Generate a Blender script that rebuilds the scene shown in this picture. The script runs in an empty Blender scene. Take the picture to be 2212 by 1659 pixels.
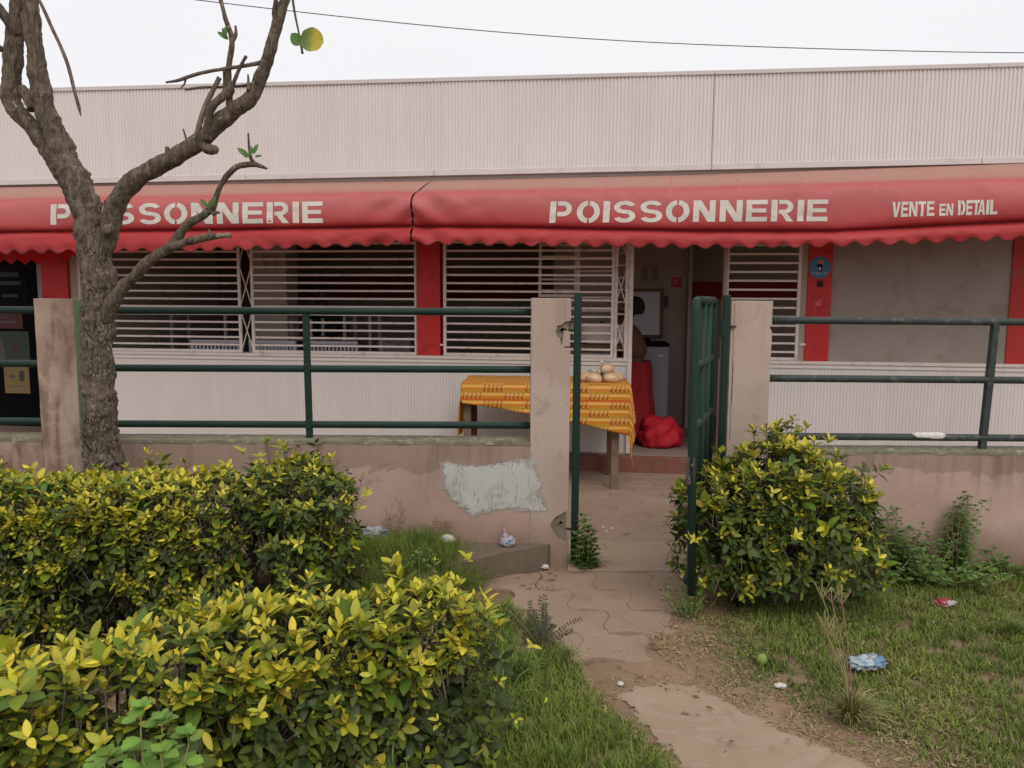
import bpy, bmesh, math, random
import numpy as np
from mathutils import Matrix, Vector, noise
random.seed(7); RS = np.random.RandomState(11)
R = math.radians
SC = bpy.context.scene
COL = SC.collection
# ------------------------------------------------------------------ camera, world, sun, exposure
CAM_H, PITCH, ROLL, FPX = 1.5, 6.3, 0.34, 1660.0          # picture grid used for placing: 2212 x 1659
CM = Matrix.Rotation(R(90 - PITCH), 4, 'X') @ Matrix.Rotation(R(ROLL), 4, 'Z')
cd = bpy.data.cameras.new('camera'); cam = bpy.data.objects.new('camera', cd); COL.objects.link(cam)
cam.matrix_world = Matrix.Translation((0, 0, CAM_H)) @ CM
cd.sensor_width = 36; cd.lens = FPX / 2212 * 36; cd.clip_start = .05; cd.clip_end = 2000
SC.camera = cam
W = bpy.data.worlds.new('World'); SC.world = W; W.use_nodes = True
nt = W.node_tree; nt.nodes.clear()
wo = nt.nodes.new('ShaderNodeOutputWorld'); bg = nt.nodes.new('ShaderNodeBackground'); sky = nt.nodes.new('ShaderNodeTexSky')
sky.sky_type = 'NISHITA'; sky.sun_disc = False; sky.sun_elevation = R(58); sky.sun_rotation = R(160)
sky.dust_density = 4.0
mx = nt.nodes.new('ShaderNodeMix'); mx.data_type = 'RGBA'; mx.inputs[0].default_value = .90
tc = nt.nodes.new('ShaderNodeTexCoord'); nz = nt.nodes.new('ShaderNodeTexNoise'); nz.inputs['Scale'].default_value = 1.6
cr = nt.nodes.new('ShaderNodeValToRGB'); cr.color_ramp.elements[0].color = (8.9, 8.8, 9.1, 1); cr.color_ramp.elements[1].color = (10.0, 9.85, 9.95, 1)
nt.links.new(tc.outputs['Generated'], nz.inputs['Vector']); nt.links.new(nz.outputs['Fac'], cr.inputs['Fac'])
nt.links.new(sky.outputs['Color'], mx.inputs[6]); nt.links.new(cr.outputs['Color'], mx.inputs[7])
nt.links.new(mx.outputs[2], bg.inputs['Color']); bg.inputs['Strength'].default_value = .098
nt.links.new(bg.outputs[0], wo.inputs[0])
sl = bpy.data.lights.new('sun', 'SUN'); so = bpy.data.objects.new('sun', sl); COL.objects.link(so)
sl.energy = 1.15; sl.angle = R(38); sl.color = (1, .93, .84)
so.rotation_euler = (R(40), 0, R(18)); so.location = (0, -3, 12)
SC.view_settings.view_transform = 'Standard'; SC.view_settings.look = 'None'
SC.view_settings.exposure = 0.10; SC.view_settings.gamma = 1.0; SC.view_settings.use_curve_mapping = False

# ------------------------------------------------------------------ placing helpers
M3 = CM.to_3x3()
def ray(u, v): return M3 @ Vector(((u - 1106) / FPX, -(v - 829.5) / FPX, -1))
EYE = Vector((0, 0, CAM_H))
def atY(u, v, Y):
    d = ray(u, v); return EYE + d * (Y / d.y)
def atZ(u, v, z=0.0):
    d = ray(u, v); return EYE + d * ((z - CAM_H) / d.z)
YAW = R(6.7)
F0 = atZ(1300, 1015, 0)
DV = Vector((math.cos(YAW), -math.sin(YAW), 0)); NV = Vector((-math.sin(YAW), -math.cos(YAW), 0))
def S(u, v, off=0.0):
    d = ray(u, v); p0 = F0 + NV * off
    t = (p0 - EYE).dot(NV) / d.dot(NV); p = EYE + d * t
    return (p - F0).dot(DV), p.z
def FW(s, off, z): 
    p = F0 + DV * s + NV * off; return Vector((p.x, p.y, z))

# ------------------------------------------------------------------ object helpers
def wm(o):
    m = o.matrix_basis.copy()
    if o.parent: m = wm(o.parent) @ m
    return m
def tag(o, label=None, cat=None, group=None, kind=None):
    if label: o['label'] = label
    if cat: o['category'] = cat
    if group: o['group'] = group
    if kind: o['kind'] = kind
    return o
def thing(name, label, cat, loc=(0, 0, 0), rz=0, group=None):
    o = bpy.data.objects.new(name, None); COL.objects.link(o); o.location = loc; o.rotation_euler = (0, 0, rz)
    o.empty_display_size = .1
    return tag(o, label, cat, group)
def sub(a, b, f): return a + (b - a) * f
class MB:
    def __init__(s): s.v = []; s.f = []; s.uv = None
    def add(s, vs, fs):
        n = len(s.v); s.v += [tuple(x) for x in vs]; s.f += [tuple(i + n for i in f) for f in fs]; return s
    def box(s, x0, x1, y0, y1, z0, z1):
        return s.add([(x0,y0,z0),(x1,y0,z0),(x1,y1,z0),(x0,y1,z0),(x0,y0,z1),(x1,y0,z1),(x1,y1,z1),(x0,y1,z1)],
                     [(0,3,2,1),(4,5,6,7),(0,1,5,4),(1,2,6,5),(2,3,7,6),(3,0,4,7)])
    def bar(s, a, b, w, t=None):                       # square bar between two points
        a = Vector(a); b = Vector(b); d = (b - a).normalized(); t = t or w
        up = Vector((0, 0, 1)) if abs(d.z) < .9 else Vector((0, 1, 0))
        x = d.cross(up).normalized() * w / 2; y = x.cross(d).normalized() * t / 2
        return s.add([a-x-y, a+x-y, a+x+y, a-x+y, b-x-y, b+x-y, b+x+y, b-x+y],
                     [(0,3,2,1),(4,5,6,7),(0,1,5,4),(1,2,6,5),(2,3,7,6),(3,0,4,7)])
    def tube(s, pts, rad, n=10, rough=0, cap=True, seed=0, fine=0):
        pts = [Vector(p) for p in pts]; k = len(pts)
        if not hasattr(rad, '__len__'): rad = [rad] * k
        t0 = (pts[1] - pts[0]).normalized(); ref = Vector((0, 1, 0)) if abs(t0.y) < .8 else Vector((1, 0, 0))
        nrm = t0.cross(ref).normalized(); base = len(s.v)
        for i, p in enumerate(pts):
            t = (pts[min(i+1, k-1)] - pts[max(i-1, 0)]).normalized()
            nrm = (nrm - t * nrm.dot(t)).normalized(); bn = t.cross(nrm)
            for j in range(n):
                a = 2 * math.pi * j / n; d = nrm * math.cos(a) + bn * math.sin(a); r = rad[i]
                if rough:
                    q = p + d * r; 
                    r *= 1 + rough * (noise.noise(q * 14 + Vector((seed, 0, 0))) + .6 * noise.noise(q * 38) + fine * abs(noise.noise(Vector((q.x*90, q.y*90, q.z*40)))))
                s.v.append(tuple(p + d * r))
        for i in range(k - 1):
            for j in range(n):
                a = base + i*n + j; b = base + i*n + (j+1) % n
                s.f.append((a, b, b + n, a + n))
        if cap:
            s.f.append(tuple(base + j for j in range(n))[::-1]); s.f.append(tuple(base + (k-1)*n + j for j in range(n)))
        return s
    def prism(s, poly, fn, d0, d1):                    # outline extruded between depths; fn(x, y, depth) -> point
        n = len(poly); vs = [fn(x, y, d0) for x, y in poly] + [fn(x, y, d1) for x, y in poly]
        return s.add(vs, [tuple(range(n)), tuple(range(n, 2*n))[::-1]] + [(i, i+n, (i+1) % n + n, (i+1) % n) for i in range(n)])
    def build(s, name, mat, parent=None, smooth=False, world=True, bevel=0, seg=2, kind=None, uv=None, autos=None):
        me = bpy.data.meshes.new(name); vs = s.v
        if parent is not None and world:
            inv = wm(parent).inverted(); vs = [tuple(inv @ Vector(p)) for p in vs]
        me.from_pydata(vs, [], s.f); 
        if uv is not None:
            l = me.uv_layers.new(name='UVMap'); fl = np.array([uv[v] for f in s.f for v in f], dtype=np.float32).ravel(); l.data.foreach_set('uv', fl)
        bm = bmesh.new(); bm.from_mesh(me); bmesh.ops.recalc_face_normals(bm, faces=bm.faces); bm.to_mesh(me); bm.free()
        if mat: me.materials.append(mat)
        if smooth: me.shade_smooth()
        o = bpy.data.objects.new(name, me); COL.objects.link(o)
        if parent is not None: o.parent = parent
        if bevel:
            m = o.modifiers.new('bevel', 'BEVEL'); m.width = bevel; m.segments = seg; m.limit_method = 'ANGLE'
        if kind: o['kind'] = kind
        return o
def inst(name, me, parent, loc=(0,0,0), rot=None, sca=None, mat4=None):
    o = bpy.data.objects.new(name, me); COL.objects.link(o); o.parent = parent
    if mat4 is not None: o.matrix_basis = mat4
    else:
        o.location = loc
        if rot: o.rotation_euler = rot
        if sca: o.scale = sca
    return o
def catmull(pts, n=6):
    pts = [np.array(p, float) for p in pts]; P = [2*pts[0]-pts[1]] + pts + [2*pts[-1]-pts[-2]]; out = []
    for i in range(1, len(P) - 2):
        for k in range(n):
            t = k / n; a, b, c, d = P[i-1], P[i], P[i+1], P[i+2]
            out.append(.5*((2*b) + (c-a)*t + (2*a-5*b+4*c-d)*t*t + (3*b-a-3*c+d)*t**3))
    out.append(pts[-1]); return out

# ------------------------------------------------------------------ materials
def newmat(name):
    m = bpy.data.materials.new(name); m.use_nodes = True; t = m.node_tree; t.nodes.clear()
    o = t.nodes.new('ShaderNodeOutputMaterial'); return m, t, o
def N(t, typ, **kw):
    n = t.nodes.new(typ)
    for k, v in kw.items():
        if k.startswith('i_'):
            key = k[2:]; key = int(key) if key.isdigit() else key.replace('_', ' '); n.inputs[key].default_value = v
        else: setattr(n, k, v)
    return n
def mixc(t, fac, a, b, mode='MIX'):
    n = N(t, 'ShaderNodeMix', data_type='RGBA', blend_type=mode)
    for i, x in ((0, fac), (6, a), (7, b)):
        if hasattr(x, 'links') or isinstance(x, bpy.types.NodeSocket): t.links.new(x, n.inputs[i])
        else: n.inputs[i].default_value = x if i == 0 else (*x, 1) if len(x) == 3 else x
    return n.outputs[2]
def math_(t, op, a, b=0.0, c=None, clamp=False):
    n = N(t, 'ShaderNodeMath', operation=op, use_clamp=clamp)
    for i, x in enumerate((a, b, c)):
        if x is None: continue
        if isinstance(x, bpy.types.NodeSocket): t.links.new(x, n.inputs[i])
        else: n.inputs[i].default_value = x
    return n.outputs[0]
def ramp(t, fac, lo, hi):
    n = N(t, 'ShaderNodeMapRange', interpolation_type='SMOOTHSTEP'); t.links.new(fac, n.inputs[0]); n.inputs[1].default_value = lo; n.inputs[2].default_value = hi
    return n.outputs[0]
def nois(t, scale, detail=4, vec=None, dist=0, rough=.55):
    n = N(t, 'ShaderNodeTexNoise'); n.inputs['Scale'].default_value = scale; n.inputs['Detail'].default_value = detail
    n.inputs['Distortion'].default_value = dist; n.inputs['Roughness'].default_value = rough
    if vec is not None: t.links.new(vec, n.inputs['Vector'])
    return n.outputs['Fac']
def coords(t, kind='Position', scale=None, loc=None):
    if kind == 'Position': v = N(t, 'ShaderNodeNewGeometry').outputs['Position']
    else: v = N(t, 'ShaderNodeTexCoord').outputs[kind]
    if scale or loc:
        m = N(t, 'ShaderNodeMapping'); t.links.new(v, m.inputs[0])
        if scale: m.inputs['Scale'].default_value = scale
        if loc: m.inputs['Location'].default_value = loc
        v = m.outputs[0]
    return v
def finish(t, o, col, rough=.7, bump=None, bs=.3, bd=.01, metal=0, spec=.4, transl=None):
    p = N(t, 'ShaderNodeBsdfPrincipled')
    for k, x in (('Base Color', col), ('Roughness', rough)):
        if isinstance(x, bpy.types.NodeSocket): t.links.new(x, p.inputs[k])
        else: p.inputs[k].default_value = (*x, 1) if k == 'Base Color' else x
    p.inputs['Metallic'].default_value = metal; p.inputs['Specular IOR Level'].default_value = spec
    if bump is not None:
        b = N(t, 'ShaderNodeBump'); b.inputs['Strength'].default_value = bs; b.inputs['Distance'].default_value = bd
        t.links.new(bump, b.inputs['Height']); t.links.new(b.outputs[0], p.inputs['Normal'])
    sh = p.outputs[0]
    if transl:
        tr = N(t, 'ShaderNodeBsdfTranslucent'); 
        if isinstance(col, bpy.types.NodeSocket): t.links.new(col, tr.inputs[0])
        else: tr.inputs[0].default_value = (*col, 1)
        ms = N(t, 'ShaderNodeMixShader'); ms.inputs[0].default_value = transl
        t.links.new(sh, ms.inputs[1]); t.links.new(tr.outputs[0], ms.inputs[2]); sh = ms.outputs[0]
    t.links.new(sh, o.inputs[0])
def simple(name, c, rough=.6, var=.12, scale=6, dirt=None, bs=.15, bscale=60, metal=0, spec=.4, transl=None):
    m, t, o = newmat(name); v = coords(t)
    a = tuple(x*(1-var) for x in c); b = tuple(min(1, x*(1+var)) for x in c)
    col = mixc(t, nois(t, scale, 6, v), a, b)
    if dirt: col = mixc(t, ramp(t, nois(t, scale*2.3, 7, v, .6), .52, .72), col, dirt)
    finish(t, o, col, rough, nois(t, bscale, 4, v), bs, .003, metal, spec, transl); return m
M = {}
# plaster of the boundary wall: pink-brown, rain streaks, grime near top edge and foot
def plaster(name, base, light, grime, topz):
    m, t, o = newmat(name); v = coords(t); sep = N(t, 'ShaderNodeSeparateXYZ'); t.links.new(v, sep.inputs[0]); z = sep.outputs[2]
    col = mixc(t, ramp(t, nois(t, 2.2, 6, v, .3), .35, .68), base, light)
    if name == 'pink_plaster':
        e = math_(t, 'ADD', z, math_(t, 'MULTIPLY', nois(t, 4.5, 6, v, .8, .65), .22))
        col = mixc(t, math_(t, 'MULTIPLY', ramp(t, e, .655, .67), .75), (.43, .315, .265) if False else col, (.30, .21, .165))
    st = nois(t, 1.0, 5, coords(t, scale=(11, 11, .9)), .2)
    big = nois(t, 3.0, 6, v, .8)
    near = math_(t, 'MULTIPLY', ramp(t, st, .45, .75), ramp(t, math_(t, 'ADD', z, math_(t, 'MULTIPLY', big, .25)), topz - .30, topz + .12))
    col = mixc(t, math_(t, 'MULTIPLY', near, .75), col, grime)
    if name == 'stained_brown_plaster':
        xs = nois(t, 1.0, 4, coords(t, scale=(6, 6, 1.0)), .9); col = mixc(t, math_(t, 'MULTIPLY', ramp(t, math_(t, 'ADD', xs, math_(t, 'MULTIPLY', nois(t, 9, 8, v, .8, .7), .5)), .66, .90), .85), col, (.15, .085, .05))
        col = mixc(t, ramp(t, math_(t, 'ADD', nois(t, 7, 6, v, 1.0), math_(t, 'MULTIPLY', z, -.12)), .60, .64), col, (.36, .30, .265))
    lowm = math_(t, 'SUBTRACT', 1.0, ramp(t, math_(t, 'ADD', z, math_(t, 'MULTIPLY', big, -.3)), -.10, .16))
    col = mixc(t, math_(t, 'MULTIPLY', lowm, .6), col, (.16, .085, .05))
    col = mixc(t, math_(t, 'MULTIPLY', ramp(t, nois(t, 5.5, 8, v, 1.2, .7), .57, .72), .55), col, grime)
    col = mixc(t, math_(t, 'MULTIPLY', ramp(t, nois(t, 46, 3, v), .68, .74), .6), col, (.12, .08, .06))
    col = mixc(t, math_(t, 'MULTIPLY', nois(t, 160, 2, v), .22), col, tuple(x*.6 for x in base))
    h = math_(t, 'ADD', nois(t, 9, 6, v), math_(t, 'MULTIPLY', nois(t, 110, 4, v), .35))
    finish(t, o, col, .88, h, .5, .006, 0, .25); return m
M['plaster'] = plaster('pink_plaster', (.44, .30, .25), (.53, .385, .33), (.14, .10, .072), .70)
M['plaster_pale'] = plaster('pale_pink_plaster', (.43, .33, .275), (.50, .395, .335), (.20, .15, .115), 1.55)
M['plaster_brown'] = plaster('stained_brown_plaster', (.36, .26, .205), (.45, .345, .285), (.16, .09, .055), 1.3)
M['core'] = simple('bare_concrete', (.20, .165, .125), .95, .45, 22, (.07, .055, .04), .9, 70)
M['coping'] = simple('mossy_cement', (.19, .175, .12), .95, .5, 9, (.36, .33, .25), .8, 60)
M['patch'] = simple('grey_white_paint', (.50, .51, .46), .85, .13, 5, (.25, .235, .18), .4, 60)
M['green_patch'] = simple('green_mint_paint', (.17, .25, .13), .9, .35, 9, (.27, .25, .19), .4, 60)
def green_metal():
    m, t, o = newmat('green_enamel'); v = coords(t)
    col = mixc(t, nois(t, 5, 6, v), (.008, .026, .018), (.016, .040, .029))
    col = mixc(t, math_(t, 'MULTIPLY', ramp(t, nois(t, 14, 8, v, .6, .7), .62, .72), .5), col, (.07, .10, .085))
    col = mixc(t, ramp(t, nois(t, 23, 6, coords(t, loc=(3, 1, 7))), .73, .76), col, (.45, .42, .4))
    nn = N(t, 'ShaderNodeNewGeometry'); s = N(t, 'ShaderNodeSeparateXYZ'); t.links.new(nn.outputs['Normal'], s.inputs[0])
    col = mixc(t, math_(t, 'MULTIPLY', ramp(t, s.outputs[2], .6, 1.0), .14), col, (.12, .13, .11))     # dust lying on top of the tubes
    finish(t, o, col, .50, nois(t, 120, 3, v), .2, .002, 0, .22); return m
M['green'] = green_metal()
M['rail_r'] = simple('grey_green_enamel', (.040, .052, .047), .45, .25, 8, (.10, .11, .10), .2, 120, 0, .22)
def white_sheet(name, base, grime, zt):
    m, t, o = newmat(name); v = coords(t)
    st = nois(t, 1.0, 6, coords(t, scale=(9, 9, .5)), .1)
    col = mixc(t, ramp(t, st, .35, .75), base, tuple(x*.94 for x in base))
    col = mixc(t, math_(t, 'MULTIPLY', ramp(t, nois(t, 1.3, 7, v, .8), .45, .75), .35), col, grime)
    sp = nois(t, 55, 2, v); col = mixc(t, ramp(t, sp, .785, .80), col, (.1, .08, .07))
    finish(t, o, col, .5, nois(t, 4, 3, v), .15, .01, 0, .35); return m
M['sheet'] = white_sheet('white_ribbed_sheet', (.70, .665, .645), (.62, .58, .555), 0)
M['flash'] = simple('grey_white_trim', (.60, .56, .55), .5, .06, 4, (.52, .47, .45), .1, 30)
M['plank'] = white_sheet('white_pvc', (.70, .65, .62), (.60, .55, .515), 0)
M['grille'] = simple('cream_white_enamel', (.66, .585, .54), .45, .08, 5, (.5, .41, .36), .1, 50)
M['red'] = simple('red_paint', (.50, .022, .020), .55, .14, 3, (.34, .015, .014), .25, 40)
M['red_far'] = simple('dull_red_paint', (.42, .026, .018), .6, .3, 3, (.22, .09, .06), .25, 40)
M['cement'] = simple('grey_render', (.30, .262, .225), .92, .16, 2.2, (.24, .205, .17), .5, 50)
M['jamb'] = simple('beige_paint', (.40, .32, .27), .8, .1, 3, None, .2, 40)
M['inner'] = simple('inner_wall_paint', (.44, .36, .31), .85, .1, 2, None, .2, 40)
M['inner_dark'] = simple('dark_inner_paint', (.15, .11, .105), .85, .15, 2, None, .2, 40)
M['band'] = simple('dark_red_band_paint', (.30, .012, .020), .6, .1, 3)
M['ceil'] = simple('ceiling_board', (.50, .44, .42), .9, .06, 3)
M['tile'] = simple('dusty_floor_tile', (.28, .225, .18), .6, .16, 4, (.2, .15, .11), .2, 30)
M['stepred'] = simple('red_oxide_cement', (.22, .085, .06), .8, .25, 6, (.2, .14, .1), .4, 40)
M['black'] = simple('near_black_surface', (.006, .006, .007), .8, .3, 5, None, .1, 60, 0, .08)
M['wood'] = simple('weathered_wood', (.22, .15, .10), .8, .3, 11, (.13, .09, .06), .5, 60)
M['dkwood'] = simple('brown_wood', (.15, .075, .04), .8, .3, 11, None, .5, 60)
M['steel'] = simple('rusty_steel', (.13, .10, .09), .6, .4, 20, (.2, .08, .03), .4, 80, .6)
M['freezer'] = simple('grey_freezer_enamel', (.235, .225, .25), .45, .05, 2)
M['white_pl'] = simple('white_plastic', (.70, .68, .66), .4, .04, 3)
M['grey_pl'] = simple('grey_white_plastic', (.50, .48, .50), .45, .05, 3)
M['sack'] = simple('red_mesh_sack', (.50, .014, .028), .7, .35, 12, (.3, .01, .02), 1.0, 90)
M['skin'] = simple('dark_brown_skin', (.075, .038, .024), .5, .12, 9)
M['hair'] = simple('black_hair', (.008, .007, .007), .8, .4, 60, None, 1, 150)
M['lace'] = simple('brown_lace_cloth', (.12, .055, .034), .9, .5, 90, (.06, .028, .02), .6, 160)
M['skirt'] = simple('red_skirt_cloth', (.27, .010, .015), .85, .2, 8, None, .4, 30)
M['navy'] = simple('dark_shirt_cloth', (.02, .022, .03), .85, .2, 8)
M['paper'] = simple('paper', (.55, .5, .47), .8, .04, 3)
M['ink'] = simple('dark_print', (.08, .07, .07), .8, .1, 3)
M['pink_ink'] = simple('pale_pink_print', (.62, .36, .36), .7, .1, 3)
M['blue'] = simple('blue_sticker', (.055, .17, .31), .5, .12, 8)
M['soft_orange'] = simple('orange_print', (.45, .16, .07), .6, .2, 20)
M['yellow_card'] = simple('yellow_card', (.17, .12, .045), .7, .12, 8)
M['dkgreen_print'] = simple('dark_green_print', (.02, .034, .022), .6, .6, 12, (.04, .045, .035))
M['red_print'] = simple('dark_red_print', (.07, .008, .010), .6, .3, 10)
M['blue_print'] = simple('faint_blue_print', (.010, .016, .035), .6, .5, 12)
M['letter'] = simple('stencil_white_paint', (.60, .56, .50), .8, .10, 9, (.52, .46, .40), .1, 60)
M['leafw'] = simple('dry_leaf', (.26, .16, .085), .85, .35, 30, (.38, .28, .18), .4, 80)
M['fruit'] = simple('green_fruit', (.19, .27, .055), .5, .15, 25, (.25, .25, .07), .2, 60)
M['wire'] = simple('cable', (.10, .09, .10), .6)
M['foam'] = simple('white_foam', (.62, .60, .56), .7, .1, 20, (.4, .36, .3), .4, 60)
def plastic_bag(name, c1, c2, c3, th=.60):
    m, t, o = newmat(name); v = coords(t, 'Object')
    col = mixc(t, ramp(t, nois(t, 22, 3, v), th, th + .04), c1, c2)
    col = mixc(t, ramp(t, nois(t, 30, 2, coords(t, 'Object', loc=(5, 2, 1))), .64, .67), col, c3)
    finish(t, o, col, .28, nois(t, 70, 3, v), .6, .004, 0, .6, .3); return m
M['bag_a'] = plastic_bag('clear_printed_bag', (.50, .50, .55), (.10, .22, .48), (.5, .08, .12))
M['bag_b'] = plastic_bag('blue_white_bag', (.50, .60, .66), (.20, .34, .50), (.55, .25, .28), .5)
M['bag_c'] = plastic_bag('pale_green_bag', (.34, .42, .38), (.2, .35, .33), (.4, .45, .42))
M['bag_red'] = plastic_bag('red_white_pack', (.42, .06, .07), (.6, .56, .55), (.5, .1, .1), .52)
def food_bag():
    m, t, o = newmat('bagged_flour_film'); v = coords(t)
    col = mixc(t, nois(t, 12, 5, v), (.50, .31, .17), (.60, .42, .26))
    finish(t, o, col, .32, nois(t, 60, 3, v), .5, .004, 0, .5); return m
M['food'] = food_bag()
def awning_mat():
    m, t, o = newmat('red_awning_canvas'); v = coords(t); uv = N(t, 'ShaderNodeUVMap').outputs[0]
    s = N(t, 'ShaderNodeSeparateXYZ'); t.links.new(uv, s.inputs[0]); T = s.outputs[1]
    col = mixc(t, nois(t, 2.0, 6, v, .5), (.50, .042, .048), (.60, .080, .082))
    wear = nois(t, 1.6, 7, coords(t, scale=(1, 1, 2.5)), .6)
    Tn = math_(t, 'ADD', T, math_(t, 'MULTIPLY', math_(t, 'SUBTRACT', wear, .5), .10))
    dust = math_(t, 'SUBTRACT', 1.0, ramp(t, Tn, .10, .46))
    col = mixc(t, math_(t, 'MULTIPLY', dust, .84), col, (.56, .36, .285))          # settled dust on the upper cloth
    bend_light = math_(t, 'MULTIPLY', ramp(t, Tn, .30, .44), math_(t, 'SUBTRACT', 1.0, ramp(t, Tn, .44, .62)))
    col = mixc(t, math_(t, 'MULTIPLY', bend_light, .6), col, (.68, .26, .25))             # pinkish highlight painted along the bend
    col = mixc(t, math_(t, 'MULTIPLY', ramp(t, T, .968, 1.0), .55), col, (.20, .11, .12))   # grimy hem
    line = math_(t, 'MULTIPLY', ramp(t, T, .665, .695), math_(t, 'SUBTRACT', 1.0, ramp(t, T, .70, .735)))
    col = mixc(t, math_(t, 'MULTIPLY', line, .6), col, (.13, .03, .03))             # shadow line painted into the fold
    finish(t, o, col, .55, nois(t, 5, 4, coords(t, scale=(1, 1, .4))), .35, .02, 0, .35, .32); return m
M['awning'] = awning_mat()
M['awning_in'] = simple('bright_red_canvas', (.62, .012, .012), .6, .1, 3, None, .2, 30, 0, .3, .35)
M['seam'] = simple('pale_seam', (.62, .17, .155), .6, .1, 5, None, .2, 30, 0, .3, .2)
def bark(name, a, b, c):
    m, t, o = newmat(name); v = coords(t)
    st = nois(t, 1.0, 8, coords(t, scale=(38, 38, 10)), 1.2, .7)
    col = mixc(t, ramp(t, st, .35, .68), a, b)
    col = mixc(t, ramp(t, nois(t, 30, 5, v, .8), .63, .70), col, c)
    col = mixc(t, math_(t, 'MULTIPLY', ramp(t, nois(t, 5, 5, v, .5), .5, .75), .5), col, tuple(x*.55 for x in a))
    h = math_(t, 'ADD', st, math_(t, 'MULTIPLY', nois(t, 70, 6, v, .6), .6))
    finish(t, o, col, .92, h, 1.0, .014, 0, .2); return m
M['bark'] = bark('grey_brown_bark', (.080, .060, .044), (.23, .185, .14), (.38, .33, .26))
M['bark_pale'] = bark('pale_bark', (.22, .175, .14), (.34, .28, .225), (.42, .37, .31))
M['twig'] = bark('dry_twig', (.12, .085, .07), (.24, .18, .15), (.3, .25, .2))
def attr_leaf(name, rough=.42, transl=.22, spec=.45):
    m, t, o = newmat(name); a = N(t, 'ShaderNodeAttribute', attribute_name='Col').outputs[0]; v = coords(t)
    col = mixc(t, math_(t, 'MULTIPLY', ramp(t, nois(t, 90, 4, v), .5, .8), .3), a, (.10, .09, .03))
    finish(t, o, col, rough, nois(t, 130, 2, v), .25, .002, 0, spec, transl); return m
M['leaf'] = attr_leaf('leaf_surface', .5, .26, .35)
M['grass'] = attr_leaf('grass_blade', .6, .2, .3)
def ground_mat():
    m, t, o = newmat('dusty_soil'); v = coords(t)
    col = mixc(t, ramp(t, nois(t, 1.5, 8, v, .5), .3, .7), (.215, .142, .092), (.30, .205, .135))
    col = mixc(t, ramp(t, nois(t, 9, 8, v, .6, .7), .52, .72), col, (.12, .078, .05))
    col = mixc(t, math_(t, 'MULTIPLY', ramp(t, nois(t, 90, 4, v), .6, .7), .6), col, (.34, .26, .19))
    h = math_(t, 'ADD', nois(t, 12, 7, v), math_(t, 'MULTIPLY', nois(t, 140, 4, v), .4))
    finish(t, o, col, .95, h, .8, .012, 0, .15); return m
M['soil'] = ground_mat()
def slab_mat(name, a, b, c):
    m, t, o = newmat(name); v = coords(t)
    col = mixc(t, ramp(t, nois(t, 2.5, 8, v, .5), .3, .7), a, b)
    col = mixc(t, math_(t, 'MULTIPLY', ramp(t, nois(t, 7, 8, v, .9, .7), .50, .72), .8), col, c)
    col = mixc(t, math_(t, 'MULTIPLY', nois(t, 220, 3, v), .35), col, tuple(x*.65 for x in a))
    if 'slab' in name:
        col = mixc(t, ramp(t, nois(t, 1.0, 6, coords(t, scale=(5, 14, 1)), 1.2, .7), .50, .70), col, (.34, .30, .25)); col = mixc(t, ramp(t, nois(t, 38, 3, v), .70, .74), col, (.13, .10, .075))
    oi = N(t, 'ShaderNodeObjectInfo').outputs['Random']
    col = mixc(t, math_(t, 'MULTIPLY', oi, .3), col, c)
    finish(t, o, col, .9, math_(t, 'ADD', nois(t, 16, 6, v), nois(t, 150, 4, v)), .4, .004, 0, .2); return m
M['slab'] = slab_mat('worn_concrete_slab', (.34, .25, .175), (.41, .31, .22), (.27, .185, .125))
M['paver'] = slab_mat('dusty_paver', (.30, .215, .155), (.36, .265, .195), (.25, .17, .115))
M['court'] = slab_mat('court_paver', (.30, .215, .16), (.36, .265, .20), (.24, .165, .12))
M['kerb'] = slab_mat('old_kerb_concrete', (.17, .13, .095), (.23, .185, .14), (.09, .065, .045))
def cloth_mat():
    m, t, o = newmat('orange_print_cloth'); uv = N(t, 'ShaderNodeUVMap').outputs[0]; s = N(t, 'ShaderNodeSeparateXYZ'); t.links.new(uv, s.inputs[0])
    U, V = s.outputs[0], s.outputs[1]
    row = math_(t, 'MULTIPLY', V, 1/.062); fr = math_(t, 'FRACT', row); ri = math_(t, 'FLOOR', row)
    blk = math_(t, 'ADD', math_(t, 'MULTIPLY', U, 1/.165), ri); par = math_(t, 'MODULO', math_(t, 'FLOOR', blk), 2.0)
    par = math_(t, 'ABSOLUTE', par)
    base = mixc(t, ramp(t, fr, .38, .95), (.60, .17, .02), (.42, .26, .03))
    yel = (.70, .40, .09)
    isband = math_(t, 'LESS_THAN', fr, .36)
    plain = mixc(t, isband, base, yel)
    # block of upright and angled strokes
    q = math_(t, 'FRACT', math_(t, 'MULTIPLY', blk, 5.0)); tri = math_(t, 'ABSOLUTE', math_(t, 'SUBTRACT', fr, .62))
    d1 = math_(t, 'ABSOLUTE', math_(t, 'SUBTRACT', q, math_(t, 'ADD', .30, math_(t, 'MULTIPLY', tri, 1.3))))
    l1 = math_(t, 'LESS_THAN', d1, .13); l2 = math_(t, 'LESS_THAN', math_(t, 'ABSOLUTE', math_(t, 'SUBTRACT', q, .12)), .07)
    ln = math_(t, 'MAXIMUM', l1, l2)
    ink = mixc(t, isband, (.20, .018, .008), (.70, .50, .22)); bgc = mixc(t, isband, (.56, .26, .035), (.55, .20, .03))
    kd = mixc(t, ln, bgc, ink)
    col = mixc(t, par, plain, kd)
    border = math_(t, 'GREATER_THAN', math_(t, 'FRACT', math_(t, 'MULTIPLY', V, 1/.248)), .93)
    col = mixc(t, border, col, (.52, .10, .015))
    v = coords(t); col = mixc(t, math_(t, 'MULTIPLY', nois(t, 300, 2, v), .2), col, (.3, .12, .02))
    finish(t, o, col, .85, nois(t, 6, 4, v), .3, .01, 0, .2); return m
M['cloth'] = cloth_mat()

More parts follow.
